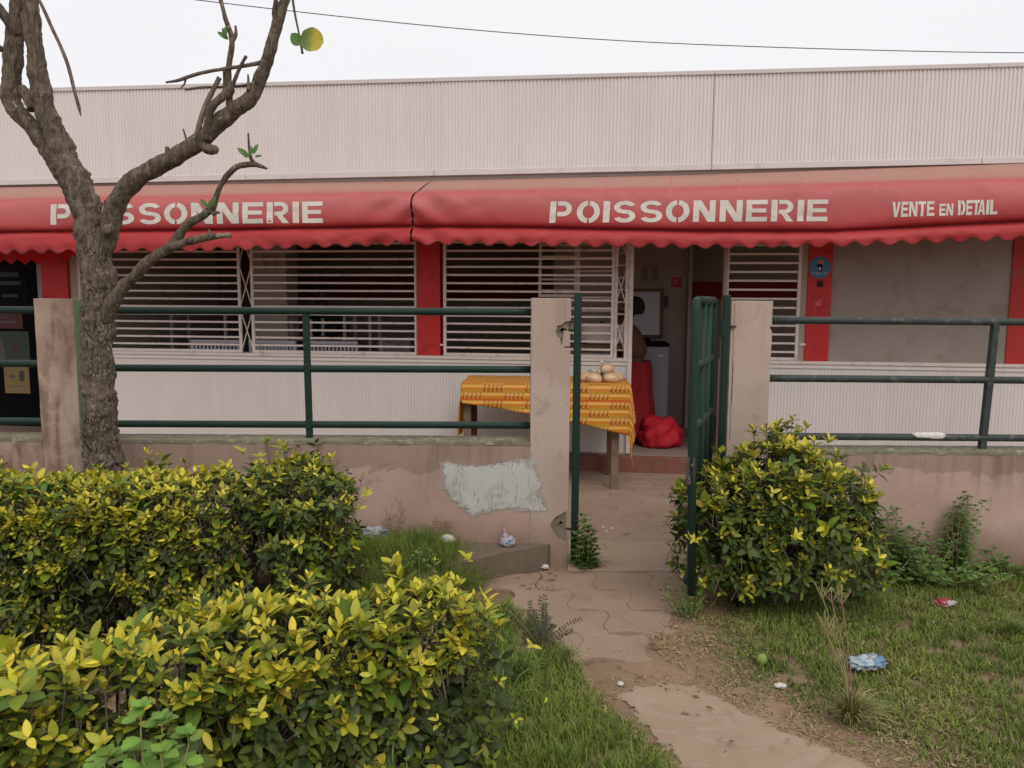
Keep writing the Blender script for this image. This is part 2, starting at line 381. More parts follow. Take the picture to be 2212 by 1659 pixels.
# ------------------------------------------------------------------ setting: sky is the world; ground
def grid_sheet(x0, x1, y0, y1, nx, ny, zf):
    b = MB()
    for j in range(ny + 1):
        for i in range(nx + 1):
            x = sub(x0, x1, i/nx); y = sub(y0, y1, j/ny); b.v.append((x, y, zf(x, y)))
    for j in range(ny):
        for i in range(nx):
            a = j*(nx+1) + i; b.f.append((a, a+1, a+nx+2, a+nx+1))
    return b
def gz(x, y): return .012 * noise.noise(Vector((x*1.7, y*1.7, 0))) + .006 * noise.noise(Vector((x*6, y*6, 3)))
PM = [tuple(atZ(u, v).xy) for u, v in ((1380, 1230), (1370, 1340), (1360, 1420), (1400, 1490), (1560, 1590), (1800, 1720))]
def dpt(x, y):
    d = 9.0
    for a, b_ in zip(PM[:-1], PM[1:]):
        ax, ay = b_[0]-a[0], b_[1]-a[1]; t = min(1, max(0, ((x-a[0])*ax + (y-a[1])*ay)/(ax*ax + ay*ay))); d = min(d, math.hypot(x-a[0]-t*ax, y-a[1]-t*ay))
    return d
def gh(x, y):
    f = min(1, max(0, (dpt(x, y) - .36)/.25)); return sub(-.0045 + gz(x, y)*.10, gz(x, y) - .016, f*f*(3-2*f))
g = grid_sheet(-4, 4, .2, 5.2, 220, 140, gh)
n0 = len(g.v)
BIG = 300
for x0, x1, y0, y1 in ((-BIG, BIG, -BIG, .2), (-BIG, BIG, 5.2, BIG), (-BIG, -4, .2, 5.2), (4, BIG, .2, 5.2)):
    g.add([(x0, y0, -.03), (x1, y0, -.03), (x1, y1, -.03), (x0, y1, -.03)], [(0, 1, 2, 3)])
tag(g.build('ground', M['soil'], smooth=True), kind='structure')

# path: slab, soil gap, interlocking pavers, threshold, courtyard pavers
def outline_px(pts, z=0): return [tuple(atZ(u, v, z).xy) for u, v in pts]
def wob(poly, step=.03, amp=.008, seed=0):
    out = []
    n = len(poly)
    for i in range(n):
        a = Vector((*poly[i], 0)); b = Vector((*poly[(i+1) % n], 0)); k = max(1, int((b-a).length/step))
        for j in range(k):
            p = a.lerp(b, j/k); out.append((p.x + amp*noise.noise(Vector((p.x*9, p.y*9, seed))), p.y + amp*noise.noise(Vector((p.x*9, p.y*9, seed+9)))))
    return out
sl_poly = wob(outline_px([(1338, 1502), (1372, 1484), (1430, 1476), (1500, 1482), (1600, 1535), (1720, 1590), (1900, 1662), (2300, 1800), (1560, 1800), (1478, 1662), (1400, 1575)]), .025, .035, 4)
def pdist(x, y, poly):
    d = 9
    for i in range(len(poly)):
        a, b_ = poly[i], poly[(i+1) % len(poly)]; ax, ay = b_[0]-a[0], b_[1]-a[1]; t = min(1, max(0, ((x-a[0])*ax + (y-a[1])*ay)/(ax*ax + ay*ay + 1e-9))); d = min(d, math.hypot(x-a[0]-t*ax, y-a[1]-t*ay))
    return d if inpoly(x, y, poly) else -d
def inpoly(x, y, poly):
    c = False; n = len(poly)
    for i in range(n):
        x1, y1 = poly[i]; x2, y2 = poly[(i+1) % n]
        if (y1 > y) != (y2 > y) and x < (x2-x1)*(y-y1)/(y2-y1) + x1: c = not c
    return c
core = outline_px([(1338, 1502), (1372, 1484), (1430, 1474), (1500, 1480), (1600, 1535), (1720, 1590), (1900, 1662), (2300, 1800), (1560, 1800), (1478, 1662), (1400, 1575)])
xs_ = [p[0] for p in core]; ys_ = [p[1] for p in core]; q = MB(); nx, ny = 110, 110; sd = []
for i in range(nx + 1):
    for k in range(ny + 1):
        x = sub(min(xs_) - .05, max(xs_) + .05, i/nx); y = sub(min(ys_) - .05, max(ys_) + .05, k/ny); d = pdist(x, y, core); sd.append(d); q.v.append((x, y, .0045 + .003*noise.noise(Vector((x*5, y*5, 3))) + .001*noise.noise(Vector((x*25, y*25, 3))) - .012*max(0, .02 - d)/.06))
for i in range(nx):
    for k in range(ny):
        a = i*(ny+1) + k; f = (a, a+ny+1, a+ny+2, a+1)
        if max(sd[j] for j in f) > -.045: q.f.append(f)
def edge_slab():
    m = M['slab'].copy(); m.name = 'slab_with_worn_edge'; t = m.node_tree; p = [n for n in t.nodes if n.type == 'BSDF_PRINCIPLED'][0]
    at = N(t, 'ShaderNodeAttribute', attribute_name='edge').outputs['Fac']; n_ = nois(t, 14, 8, coords(t), .5, .72)
    t.links.new(ramp(t, math_(t, 'ADD', at, math_(t, 'MULTIPLY', math_(t, 'SUBTRACT', n_, .5), .20)), -.012, .010), p.inputs['Alpha']); return m
path = q.build('path', edge_slab(), None, smooth=True); ea = path.data.attributes.new('edge', 'FLOAT', 'POINT'); ea.data.foreach_set('value', sd); tag(path, kind='structure')
# pavers of the path, S-edged slabs (interlocking)
def s_paver(cx, cy, w, h, gap, seed):
    pts = []
    def edge(a, b, amp):
        for k in range(6):
            t = k/6; p = (sub(a[0], b[0], t), sub(a[1], b[1], t)); d = (b[0]-a[0], b[1]-a[1]); L = math.hypot(*d); nn = (-d[1]/L, d[0]/L)
            q = amp*math.sin(2*math.pi*t); pts.append((p[0]+nn[0]*q, p[1]+nn[1]*q))
    w2, h2 = w/2-gap, h/2-gap
    c = [(cx-w2, cy-h2), (cx+w2, cy-h2), (cx+w2, cy+h2), (cx-w2, cy+h2)]
    edge(c[0], c[1], .022); edge(c[1], c[2], .022); edge(c[2], c[3], .022); edge(c[3], c[0], .022)
    return pts
pw, ph = .30, .26
def inpoly(x, y, poly):
    c = False; n = len(poly)
    for i in range(n):
        x1, y1 = poly[i]; x2, y2 = poly[(i+1) % n]
        if (y1 > y) != (y2 > y) and x < (x2-x1)*(y-y1)/(y2-y1) + x1: c = not c
    return c
reg = outline_px([(1080, 1236), (1480, 1236), (1470, 1300), (1450, 1420), (1180, 1440), (1060, 1320)])
for j in range(9):
    for i in range(-3, 9):
        cx = i*pw + (j % 2)*pw*.5; cy = 2.95 + j*ph
        if cy > 4.02 or not inpoly(cx, cy, reg): continue
        ang = R(random.uniform(-1.5, 1.5)); poly = s_paver(0, 0, pw, ph, .0028, i)
        b = MB().prism(poly, lambda x, y, d: (x, y, d), -.03, 0)
        o = b.build('paver', M['paver'], path, world=False, bevel=.004); o.location = (cx, cy, random.uniform(-.003, .001)); o.rotation_euler = (R(random.uniform(-.5, .5)), R(random.uniform(-.5, .5)), ang)
th = MB().prism(wob(outline_px([(1225, 1232), (1500, 1236), (1500, 1156), (1225, 1156)]), .05, .006, 2), lambda x, y, d: (x, y, d), -.03, .006)
th.build('threshold_slab', M['slab'], path, bevel=.005)
court = tag(grid_sheet(-9, 9, 4.62, 14, 4, 4, lambda x, y: .0035).build('courtyard', M['court']), kind='structure')
cm = MB().box(-.2, .2, -.085, .085, -.02, .012).build('tmp', M['court'], None); cme = cm.data; bpy.data.objects.remove(cm)
bmx = bmesh.new(); bmx.from_mesh(cme); bmesh.ops.bevel(bmx, geom=list(bmx.edges), offset=.006, segments=1, affect='EDGES'); bmx.to_mesh(cme); bmx.free()
for j in range(15):
    for i in range(-3, 8):
        x = .15 + i*.405 + (j % 2)*.2; y = 4.74 + j*.175
        if x < -.6 or x > 2.3 or (F0.y + (x - F0.x)*-math.tan(YAW)) < y + .02: continue
        inst('paver', cme, court, (x, y, random.uniform(-.0055, -.0035)), (R(random.uniform(-.15, .15)), R(random.uniform(-.1, .1)), R(random.uniform(-.8, .8))))

# ------------------------------------------------------------------ shop building
B = thing('shop_building', 'low fishmonger shop with white ribbed fascia, red columns and white window grilles', 'building', F0, -YAW)
def bl(name, mat, boxes, parent=B, **kw):            # boxes in shop coordinates: s0, s1, off0, off1 (towards viewer), z0, z1
    b = MB()
    for s0, s1, o0, o1, z0, z1 in boxes: b.box(s0, s1, -o1, -o0, z0, z1)
    return b.build(name, mat, parent, world=False, **kw)
s_ = lambda u, v=700, off=0: S(u, v, off)[0]
z_ = lambda u, v, off=0: S(u, v, off)[1]
SL, SR = s_(-420), s_(2700)
ZS = z_(800, 766)                   # sill height
ZB = z_(1300, 977)                  # foot of the white boarding
DL, DR = s_(1366), s_(1559)         # doorway
FL = s_(152, 620)                      # left end of the shop front
ZC = 2.62
# fascia of ribbed sheets
zt = lambda s: sub(z_(0, 192, .06), z_(2212, 134, .06), (s - s_(0, 200)) / (s_(2212, 200) - s_(0, 200)))
zb = lambda s: sub(z_(0, 400, .06), z_(2212, 352, .06), (s - s_(0, 380)) / (s_(2212, 380) - s_(0, 380)))
seams = [SL, s_(-60, 300), s_(538, 300), s_(940, 300), s_(1537, 270), s_(2120, 250), SR]
pitch = .0305
seams = [SL + round((x - SL)/.0305)*.0305 for x in seams[:-1]] + [SR]
for si, (a, b_) in enumerate(zip(seams[:-1], seams[1:])):
    gap = -.003 if si == 3 else .004
    m = MB(); s = a; prof = []
    while s < b_ + gap:
        for ds, dy in ((0, 0), (.006, 0), (.011, .0085), (.0235, .0085), (.0285, 0)):
            if s + ds < b_ + gap: prof.append((s + ds, dy))
        s += pitch
    rowsz = 5; m.v = []
    for k in range(rowsz + 1):
        for (x, y) in prof:
            z = sub(zb(x) + .045, zt(x) - .03, k/rowsz); bulge = .006*noise.noise(Vector((x*1.3, z*1.5, 0)))
            m.v.append((x, -(.045 + y + bulge), z))
    n = len(prof)
    for k in range(rowsz):
        for i in range(n - 1): m.f.append((k*n+i, k*n+i+1, (k+1)*n+i+1, (k+1)*n+i))
    m.build('corrugated_sheet', M['sheet'], B, world=False)
    def strip(z0f, z1f, o0, o1):
        q = MB(); a1, b1 = a + .002, b_ - .002
        q.add([(a1, -o0, z0f(a1)), (b1, -o0, z0f(b1)), (b1, -o1, z0f(b1)), (a1, -o1, z0f(a1)), (a1, -o0, z1f(a1)), (b1, -o0, z1f(b1)), (b1, -o1, z1f(b1)), (a1, -o1, z1f(a1))],
              [(0,3,2,1),(4,5,6,7),(0,1,5,4),(1,2,6,5),(2,3,7,6),(3,0,4,7)]); return q
    strip(lambda x: zt(x) - .035, lambda x: zt(x), -.03, .064).build('top_flashing', M['flash'], B, world=False, bevel=.004)
    strip(lambda x: zb(x), lambda x: zb(x) + .05, .0, .060).build('bottom_flashing', M['flash'], B, world=False, bevel=.003)
bl('roof', M['flash'], [(SL, SR, -6.0, -.03, zt(0) - .10, zt(0) - .04)])
ZH = 2.33
bl('header_wall', M['flash'], [(SL, SR, -.10, -.002, ZH, ZC)])
bl('fascia_backing', M['inner'], [(SL, SR, -.10, .035, ZC, zt(SL) - .06)])
bl('ceiling', M['ceil'], [(SL, SR, -4.6, -.10, ZC, ZC + .05)])
bl('shop_floor', M['tile'], [(FL, SR, -4.6, .02, ZB - .1, ZB)])
bl('base_step', M['stepred'], [(FL, SR, .02, .10, -.05, ZB - .015)], bevel=.006)
bl('back_wall', M['inner'], [(SL, SR, -4.7, -4.6, 0, ZC)])
bl('red_band', M['band'], [(FL, SR, -4.6, -4.594, 1.50, 1.86)])
bl('side_wall', M['inner'], [(SR - .1, SR, -4.6, -.1, 0, ZC)]); bl('side_wall', M['inner'], [(FL - .02, FL + .10, -4.6, -.12, 0, ZC)])
bl('outer_left_wall', M['cement'], [(SL, SL + .1, -4.6, -.1, 0, ZC)])
# lower wall, sill and thin upright boards
def lower(s0, s1, nm_lab=None):
    w = bl('lower_wall', M['plank'], [(s0, s1, -.10, .0, ZB, ZS - .028)])
    bl('window_sill', M['grille'], [(s0, s1 + .004, -.12, .030, ZS - .028, ZS)], bevel=.004)
    bl('trim_strip', M['plank'], [(s0, s1, .0, .018, ZS - .062, ZS - .030)], bevel=.002)
    pw_ = .0268; me = None; n = int((s1 - s0) / pw_); pw_ = (s1 - s0) / n
    q = MB().box(-pw_/2 + .0006, pw_/2 - .0006, -.005, 0, ZB, ZS - .064)
    tmp = q.build('tmp', M['plank'], None, world=False); me = tmp.data; bpy.data.objects.remove(tmp)
    bmx = bmesh.new(); bmx.from_mesh(me); bmesh.ops.bevel(bmx, geom=[e for e in bmx.edges if abs(e.verts[0].co.z - e.verts[1].co.z) > .1 and e.verts[0].co.y < -.003], offset=.0007, segments=1, affect='EDGES'); bmx.to_mesh(me); bmx.free()
    for i in range(n): inst('plank', me, w, (s0 + (i + .5)*pw_, 0, 0))
lower(FL, DL); lower(DR, s_(2310))
# columns
def column(u0, u1, z0, mat, off0=-.16, off1=.012, v=620):
    return bl('column', mat, [(s_(u0, v), s_(u1, v), off0, off1, z0, ZH - .003)], bevel=.004)
c0 = column(93, 150, .0, M['red'], -.16, .02); c0['label'] = 'bright red column at left end of the shop'
column(898, 951, ZS, M['red'])
c2 = column(1744, 1796, ZS, M['red'], -.16, .010); 
bl('door_post', M['grille'], [(DL - .035, DL, -.05, .034, ZB, ZH - .004)], bevel=.003)
bl('door_post', M['jamb'], [(DR, DR + .028, -.05, .034, ZB, ZH - .004)], bevel=.003)
bl('jamb', M['jamb'], [(s_(150, 600), s_(176, 600), -.099, -.006, ZS, ZH - .003)])
bl('jamb', M['jamb'], [(s_(1729, 650), s_(1744, 650), -.099, -.006, ZS, ZH - .003)])
bl('rendered_panel', M['cement'], [(s_(1796, 620), s_(2184, 620), -.14, -.012, ZS, ZH - .003)])
bl('column', M['red_far'], [(s_(2184, 620), s_(2330, 620), -.14, .0, ZS, ZH - .003)])
# window grilles
bar_cache = {}
def bar_mesh(L, w=.017, d=.012):
    k = (round(L, 4), w, d)
    if k not in bar_cache:
        t = MB().box(-L/2, L/2, -d/2, d/2, -w/2, w/2).build('tmp', M['grille'], None); bar_cache[k] = t.data; bpy.data.objects.remove(t)
    return bar_cache[k]
def grille(u0, u1, off, z0=None, z1=2.30, step=.0707, first=.072, vv=650, label=None):
    s0, s1 = s_(u0, vv, off), s_(u1, vv, off); z0 = z0 or ZS + .002; fw = .026
    gf = bl('window_grille', M['grille'], [(s0, s0 + fw, off - .012, off + .012, z0, z1), (s1 - fw, s1, off - .012, off + .012, z0, z1), (s0 + fw, s1 - fw, off - .012, off + .012, z0, z0 + fw)], bevel=.002)
    me = bar_mesh(s1 - s0 - 2*fw); z = z0 + first
    while z < z1:
        inst('bar', me, gf, ((s0 + s1)/2, -off, z), (0, R(random.uniform(-.12, .12)), 0)); z += step + random.uniform(-.0015, .0015)
    return gf
gA = grille(172, 521, .0); gB = grille(543, 902, .0); gC = grille(958, 1327, .0)
gD = grille(1566, 1728, .0, step=.075)
gI = grille(1163, 1252, -.22, z0=1.52, step=.10, first=.06); grille(1240, 1330, -.24, step=.118, first=.05)
def lattice(u0, u1, par, n=3, zlo=None):
    s0, s1 = s_(u0, 650), s_(u1, 650); z0 = ZS + .03; H = 2.2 - z0; hh = H/n
    for k in range(n):
        a, b_ = z0 + k*hh*1.02 + .02, z0 + (k + 1)*hh*1.02 - .06
        for (x0, x1) in ((s0, s1), (s1, s0)):
            m = MB().bar((x0, .004 if x0 < x1 else -.004, a), (x1, .004 if x0 < x1 else -.004, b_), .008, .008); m.build('brace', M['grille'], par, world=False)
lattice(521, 543, gA); lattice(1328, 1353, gC)
m = MB()
for k in range(12):
    z = ZS + .06 + k*.105; m.box(s_(1328), s_(1353), .05, .062, z, z + .014)
m.build('folding_bars', M['grille'], gC, world=False)
bl('sliding_frame', M['grille'], [(s_(1327), s_(1333), -.02, .01, ZS, 2.3), (s_(1349), s_(1357), -.02, .016, ZS, 2.3)], parent=gC)
bl('grille_bracket', M['grille'], [(s_(951), s_(958), -.01, .01, ZS + .09, ZS + .105), (s_(1728), s_(1744), -.01, .01, ZS + .13, ZS + .15)])
# inner partitions seen through the openings
bl('partition', M['inner'], [(s_(1196, 600, -1.6), s_(1493, 600, -1.6), -1.75, -1.6, ZB, ZC)])
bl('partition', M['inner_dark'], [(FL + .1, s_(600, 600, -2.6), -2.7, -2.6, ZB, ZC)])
bl('inner_pillar', M['inner'], [(s_(548, 600, -.9), s_(618, 600, -.9), -1.2, -.9, ZB, ZC)])
bl('inner_pillar', M['inner'], [(s_(1488, 600, -1.4), s_(1496, 600, -1.4), -1.6, -1.4, ZB, ZC)], bevel=.003)
bl('partition', M['inner'], [(s_(1490, 600, -2.3), s_(1800, 600, -2.3), -2.4, -2.3, ZB, ZC)])
bl('red_band', M['band'], [(s_(1493, 600, -2.29), s_(1800, 600, -2.29), -2.3, -2.294, z_(1500, 646, -2.29), z_(1500, 608, -2.29))])
# unlit shop bay at far left; near-black walls stand in for its shade
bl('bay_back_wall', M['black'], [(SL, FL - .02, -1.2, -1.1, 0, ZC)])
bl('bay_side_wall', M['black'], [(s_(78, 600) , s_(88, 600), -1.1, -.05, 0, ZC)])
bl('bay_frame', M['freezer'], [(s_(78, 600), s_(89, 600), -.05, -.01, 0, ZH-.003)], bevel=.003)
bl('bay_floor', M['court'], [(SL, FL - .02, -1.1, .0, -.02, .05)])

# things fixed on the shop front that can be lifted away
def panel(name, label, cat, u0, u1, v0, v1, off, mat, th=.003, group=None, circ=False):
    s0, zt_ = S(u0, v0, off); s1, zb_ = S(u1, v1, off)
    t = thing(name, label, cat, FW((s0+s1)/2, off, zb_), -YAW, group)
    if circ:
        r = (s1 - s0)/2; cz = (zt_ - zb_)/2
        q = MB().prism([(r*math.cos(a*math.pi/24), cz + r*1.02*math.sin(a*math.pi/24)) for a in range(48)], lambda x, y, d: (x, d, y), 0, -th)
    else: q = MB().box(-(s1-s0)/2, (s1-s0)/2, -th, 0, 0, zt_ - zb_)
    return t, q.build('sheet' if not circ else 'disc', mat, t, world=False), (s1 - s0), (zt_ - zb_)
def pr(t, name, mat, w, h, rects, th=.004):           # flat print: fractions of the sheet
    q = MB()
    for k, (a, b_, c, d) in enumerate(rects): q.box((a-.5)*w, (b_-.5)*w, -th - .0004*(k % 3), -.0031, c*h, d*h)
    return q.build(name, mat, t, world=False)
t, o, w, h = panel('sticker', 'round blue sticker on red column, topped by a small dark bird', 'sticker', 1748.5, 1794, 555, 601, .011, M['blue'], circ=True)
q = MB().prism([(x*w, y*h) for x, y in ((-.085, .33), (.085, .33), (.10, .5), (.09, .66), (-.09, .66), (-.17, .58), (-.16, .54), (-.09, .56))], lambda x, y, d: (x, d, y), -.003, -.0042); q.build('bird_body', M['black'], t, world=False)
MB().prism([(-.01*w + .055*w*math.cos(a*math.pi/8), .45*h + .09*h*math.sin(a*math.pi/8)) for a in range(16)], lambda x, y, d: (x, d, y), -.003, -.0050).build('bird_belly', M['paper'], t, world=False)
pr(t, 'ice_print', M['soft_orange'], w, h, [(.38, .66, .68, .76), (.42, .64, .765, .85)])
def text_obj(txt, size, t, loc, mat, shear=0, sx=1, name='lettering', thick=.0006):
    cu = bpy.data.curves.new('tmp', 'FONT'); cu.body = txt; cu.size = size; cu.align_x = 'CENTER'; cu.shear = shear; cu.extrude = thick/2
    cu.resolution_u = 3
    ob = bpy.data.objects.new('tmp', cu); COL.objects.link(ob); dg = bpy.context.evaluated_depsgraph_get(); dg.update()
    me = bpy.data.meshes.new_from_object(ob.evaluated_get(dg)); bpy.data.objects.remove(ob)
    me.transform(Matrix.Diagonal((sx, 1, 1, 1))); me.transform(Matrix.Rotation(R(90), 4, 'X')); me.transform(Matrix.Translation(loc)); me.materials.clear(); me.materials.append(mat)
    ob = bpy.data.objects.new(name, me); COL.objects.link(ob); ob.parent = t; return ob
text_obj('Penguin Ice', .030, t, (0, -.0040, .19*h), M['paper'])['kind'] = 'stuff'
# small white lettering and mark lower on the same column
t, o, w, h = panel('printed_notice', 'small pale lettering and emblem low on the red column', 'notice', 1756, 1783, 645, 687, .011, M['red'], .0012)
q = MB()
for zz, n_, x0_ in ((.90, 4, -.004), (.76, 9, -.034), (.66, 9, -.034)):
    for k in range(n_): q.box(x0_ + k*.0052, x0_ + k*.0052 + .0036, -.0018, -.0012, zz*h, zz*h + .007)
q.build('small_print', M['pink_ink'], t, world=False, kind='stuff')
q = MB()
for a in range(10):
    aa = R(200 + a*16); q.bar((.030 + .022*math.cos(aa), -.0018, .42*h + .018*math.sin(aa) + .012), (.030 + .022*math.cos(aa + .28), -.0018, .42*h + .018*math.sin(aa + .28) + .012), .006, .0006)
q.build('emblem', M['pink_ink'], t, world=False)
t, o, w, h = panel('black_stain', 'small blackened square stain under the blue sticker', 'stain', 1765, 1778, 606, 620, .011, simple('blackened_stain', (.05, .012, .012), .8, .4, 30), .004)  # black rectangular stain on the column, built as a thin raised sheet
# posters in the dark bay
t, o, w, h = panel('poster', 'faded yellow card poster in the dark bay, the lowest one', 'poster', 8, 66, 788, 850, -.2, M['yellow_card'], group='posters in the dark bay')
MB().prism([(-.18*w + .13*w*math.cos(a*math.pi/10), .60*h + .07*h*math.sin(a*math.pi/10)) for a in range(20)], lambda x, y, d: (x, d, y), -.003, -.0042).build('oval_print', M['ink'], t, world=False)
pr(t, 'block_print', M['dkgreen_print'], w, h, [(.60, .80, .44, .80)]); pr(t, 'line_print', M['ink'], w, h, [(.2, .8, .24, .27)])
t, o, w, h = panel('poster', 'dark green poster with a faint figure, between the rails at left edge', 'poster', -22, 66, 715, 784, -.2, M['dkgreen_print'], group='posters in the dark bay')
pr(t, 'figure_print', M['ink'], w, h, [(.18, .36, .1, .5), (.21, .33, .5, .72)]); pr(t, 'pale_print', M['red_print'], w, h, [(.6, .7, .3, .6)])
t, o, w, h = panel('poster', 'dark red poster under the top rail at the left edge', 'poster', -22, 50, 672, 710, -.2, M['red_print'], group='posters in the dark bay')
pr(t, 'line_print', M['ink'], w, h, [(.2, .8, .3, .45), (.2, .6, .6, .7)])
t, o, w, h = panel('poster', 'nearly black poster with faint blue lines high in the bay', 'poster', -22, 60, 572, 660, -.2, M['black'], group='posters in the dark bay')
pr(t, 'line_print', M['blue_print'], w, h, [(.1, .8, .70, .82), (.1, .85, .5, .60), (.3, .75, .2, .28)])

# ------------------------------------------------------------------ awnings
def aw_level(pts, off):
    arr = [(S(u, v, off)) for u, v in pts]
    return lambda s: float(np.interp(s, [a[0] for a in arr], [a[1] for a in arr]))
A_top = aw_level([(-300, 414), (0, 404), (890, 391), (1500, 377), (2212, 352), (2700, 330)], .03)
A_bend = aw_level([(-300, 434), (0, 430), (890, 413), (1500, 404), (2212, 384), (2700, 370)], .70)
A_fold = aw_level([(-300, 506), (0, 500), (450, 495), (880, 487), (1106, 489), (1500, 497), (1800, 497), (2212, 476), (2700, 458)], .80)
A_hem = aw_level([(-300, 556), (0, 550), (450, 545), (880, 530), (1000, 531), (1500, 538), (1800, 535), (2212, 520), (2700, 505)], .80)
def aw_profile(s, wv):
    a, b_, f, h = A_top(s), A_bend(s), A_fold(s), A_hem(s)
    return [(.03, a), (.30, sub(a, b_, .40)), (.56, sub(a, b_, .82)), (.68, b_), (.755, b_ - .045), (.785, sub(b_, f, .5)), (.79, f + .025), (.738, f), (.785, f - .035), (.80, sub(f, h, .6)), (.79, h)]
def aw_disp(s, z, ge):
    d = .022*noise.noise(Vector((s*1.1, z*3, 5))) + .012*noise.noise(Vector((s*2.2 + z*5, z*2.5, 1))) + .010*(abs(noise.noise(Vector((s*2.6 - z*7, z*4 + s, 9)))) - .2) + .004*noise.noise(Vector((s*9 + z*14, z*6, 3)))
    k = math.exp(-abs(s - ge)/.22); d += k*.026*math.sin(z*26 + abs(s-ge)*20)
    return d
def awning(name, label, u0, u1, gap_u, seams_u, words):
    s0, s1 = s_(u0, 450, .78), s_(u1, 450, .78); ge = s_(gap_u, 450, .78)
    T = thing(name, label, 'awning', FW((s0+s1)/2, .03, A_fold(s0)), -YAW, 'red awnings over the shop front'); X0 = (s0+s1)/2; Z0 = A_fold(s0)
    L = lambda s, off, z: (s - X0, -(off - .03), z - Z0)
    n = int((s1 - s0)/.014); b = MB(); uv = []; per = .163; K = None
    for i in range(n + 1):
        s = sub(s0, s1, i/n); pr_ = catmull(aw_profile(s, 0), 4); K = len(pr_)
        sc = (.5 + .5*math.cos(2*math.pi*s/per)); sc = sc**1.15*(.036 + .008*noise.noise(Vector((s*4, 2, 0))))
        for k, (off, z) in enumerate(pr_):
            t = k/(K-1)
            if t > .86: z += sc*(t - .86)/.14
            off += aw_disp(s, z, ge)*min(1, t*3)
            if t > .72: off += .010*math.sin(2*math.pi*s/per*.5 + 1.3*noise.noise(Vector((s*.8, 0, 0))))*(t - .72)/.28
            z += -.010*math.exp(-abs(s-ge)/.05)*math.sin(math.pi*min(1, t*2)) 
            b.v.append(L(s, off, z)); uv.append((s, t))
    for i in range(n):
        for k in range(K - 1):
            a = i*K + k; b.f.append((a, a+1, a+K+1, a+K))
    c = b.build('canopy', M['awning'], T, world=False, smooth=True, uv=uv)
    m = c.modifiers.new('cloth', 'SOLIDIFY'); m.thickness = .0015; m.offset = 1
    def surf(s, t, lift):
        pr_ = catmull(aw_profile(s, 0), 4); x = t*(K-1); k = min(int(x), K-2); f = x - k
        off = sub(pr_[k][0], pr_[k+1][0], f); z = sub(pr_[k][1], pr_[k+1][1], f)
        return off + aw_disp(s, z, ge)*min(1, t*3) + lift, z
    for u in seams_u:                                   # sewn seams running down the canopy
        sa = s_(u, 450, .78); q = MB()
        row = []
        for k in range(0, 27):
            t = k/26*.47; off, z = surf(sa + (.64 - t)*.12, t, .0022); row.append((sa + (.64 - t)*.12, off, z))
        for (s, off, z) in row: q.v.append(L(s - .005, off, z + .001)); q.v.append(L(s + .005, off, z + .001))
        for k in range(len(row) - 1): q.f.append((2*k, 2*k+1, 2*k+3, 2*k+2))
        q.build('seam', M['seam'], T, world=False)
    # arms and roller tube
    for k in range(4):
        s = sub(s0 + .15, s1 - .15, k/3); b_, a = A_bend(s), A_top(s)
        MB().bar(L(s, .05, a - .12), L(s, .64, b_ - .085), .022, .022).build('support_arm', M['steel'], T, world=False)
    MB().tube([L(sub(s0 + .02, s1 - .02, k/30), .655, A_bend(sub(s0 + .02, s1 - .02, k/30)) - .085) for k in range(31)], .014, 8).build('front_tube', M['steel'], T, world=False)
    # lettering
    for word in words:
        for polys in word:
            q = MB()
            for poly in polys:
                vs = []
                for (u, v) in poly:
                    s, z = S(u, v, .775)
                    prf = catmull(aw_profile(s, 0), 4)
                    zz = [p[1] for p in prf[16:28]][::-1]; oo = [p[0] for p in prf[16:28]][::-1]
                    off = float(np.interp(z, zz, oo)) + aw_disp(s, z, ge) + .0045
                    vs.append(L(s, off, z))
                q.add(vs, [(0, 1, 2, 3)])
            q.build('letter', M['letter'], T, world=False)
    return T
# stencil letters: each letter is a list of quads in a unit box (x right, y up)
def strip_(o, i): return [(o[k], o[k+1], i[k+1], i[k]) for k in range(len(o)-1)]
def arcp(cx, cy, rx, ry, a0, a1, n=12): return [(cx + rx*math.cos(R(sub(a0, a1, k/n))), cy + ry*math.sin(R(sub(a0, a1, k/n)))) for k in range(n+1)]
def rect(x0, y0, x1, y1, nx=1, ny=4, sh=0):
    out = []
    for i in range(nx):
        for j in range(ny):
            a, b_ = sub(x0, x1, i/nx), sub(x0, x1, (i+1)/nx); c, d = sub(y0, y1, j/ny), sub(y0, y1, (j+1)/ny)
            out.append(((a, c), (b_, c), (b_, d), (a, d)))
    return out
def quadsub(a, b_, c, d, n=4):
    out = []
    for k in range(n):
        f, g_ = k/n, (k+1)/n
        L1 = lambda p, q_, t: (sub(p[0], q_[0], t), sub(p[1], q_[1], t))
        out.append((L1(a, d, f), L1(b_, c, f), L1(b_, c, g_), L1(a, d, g_)))
    return out
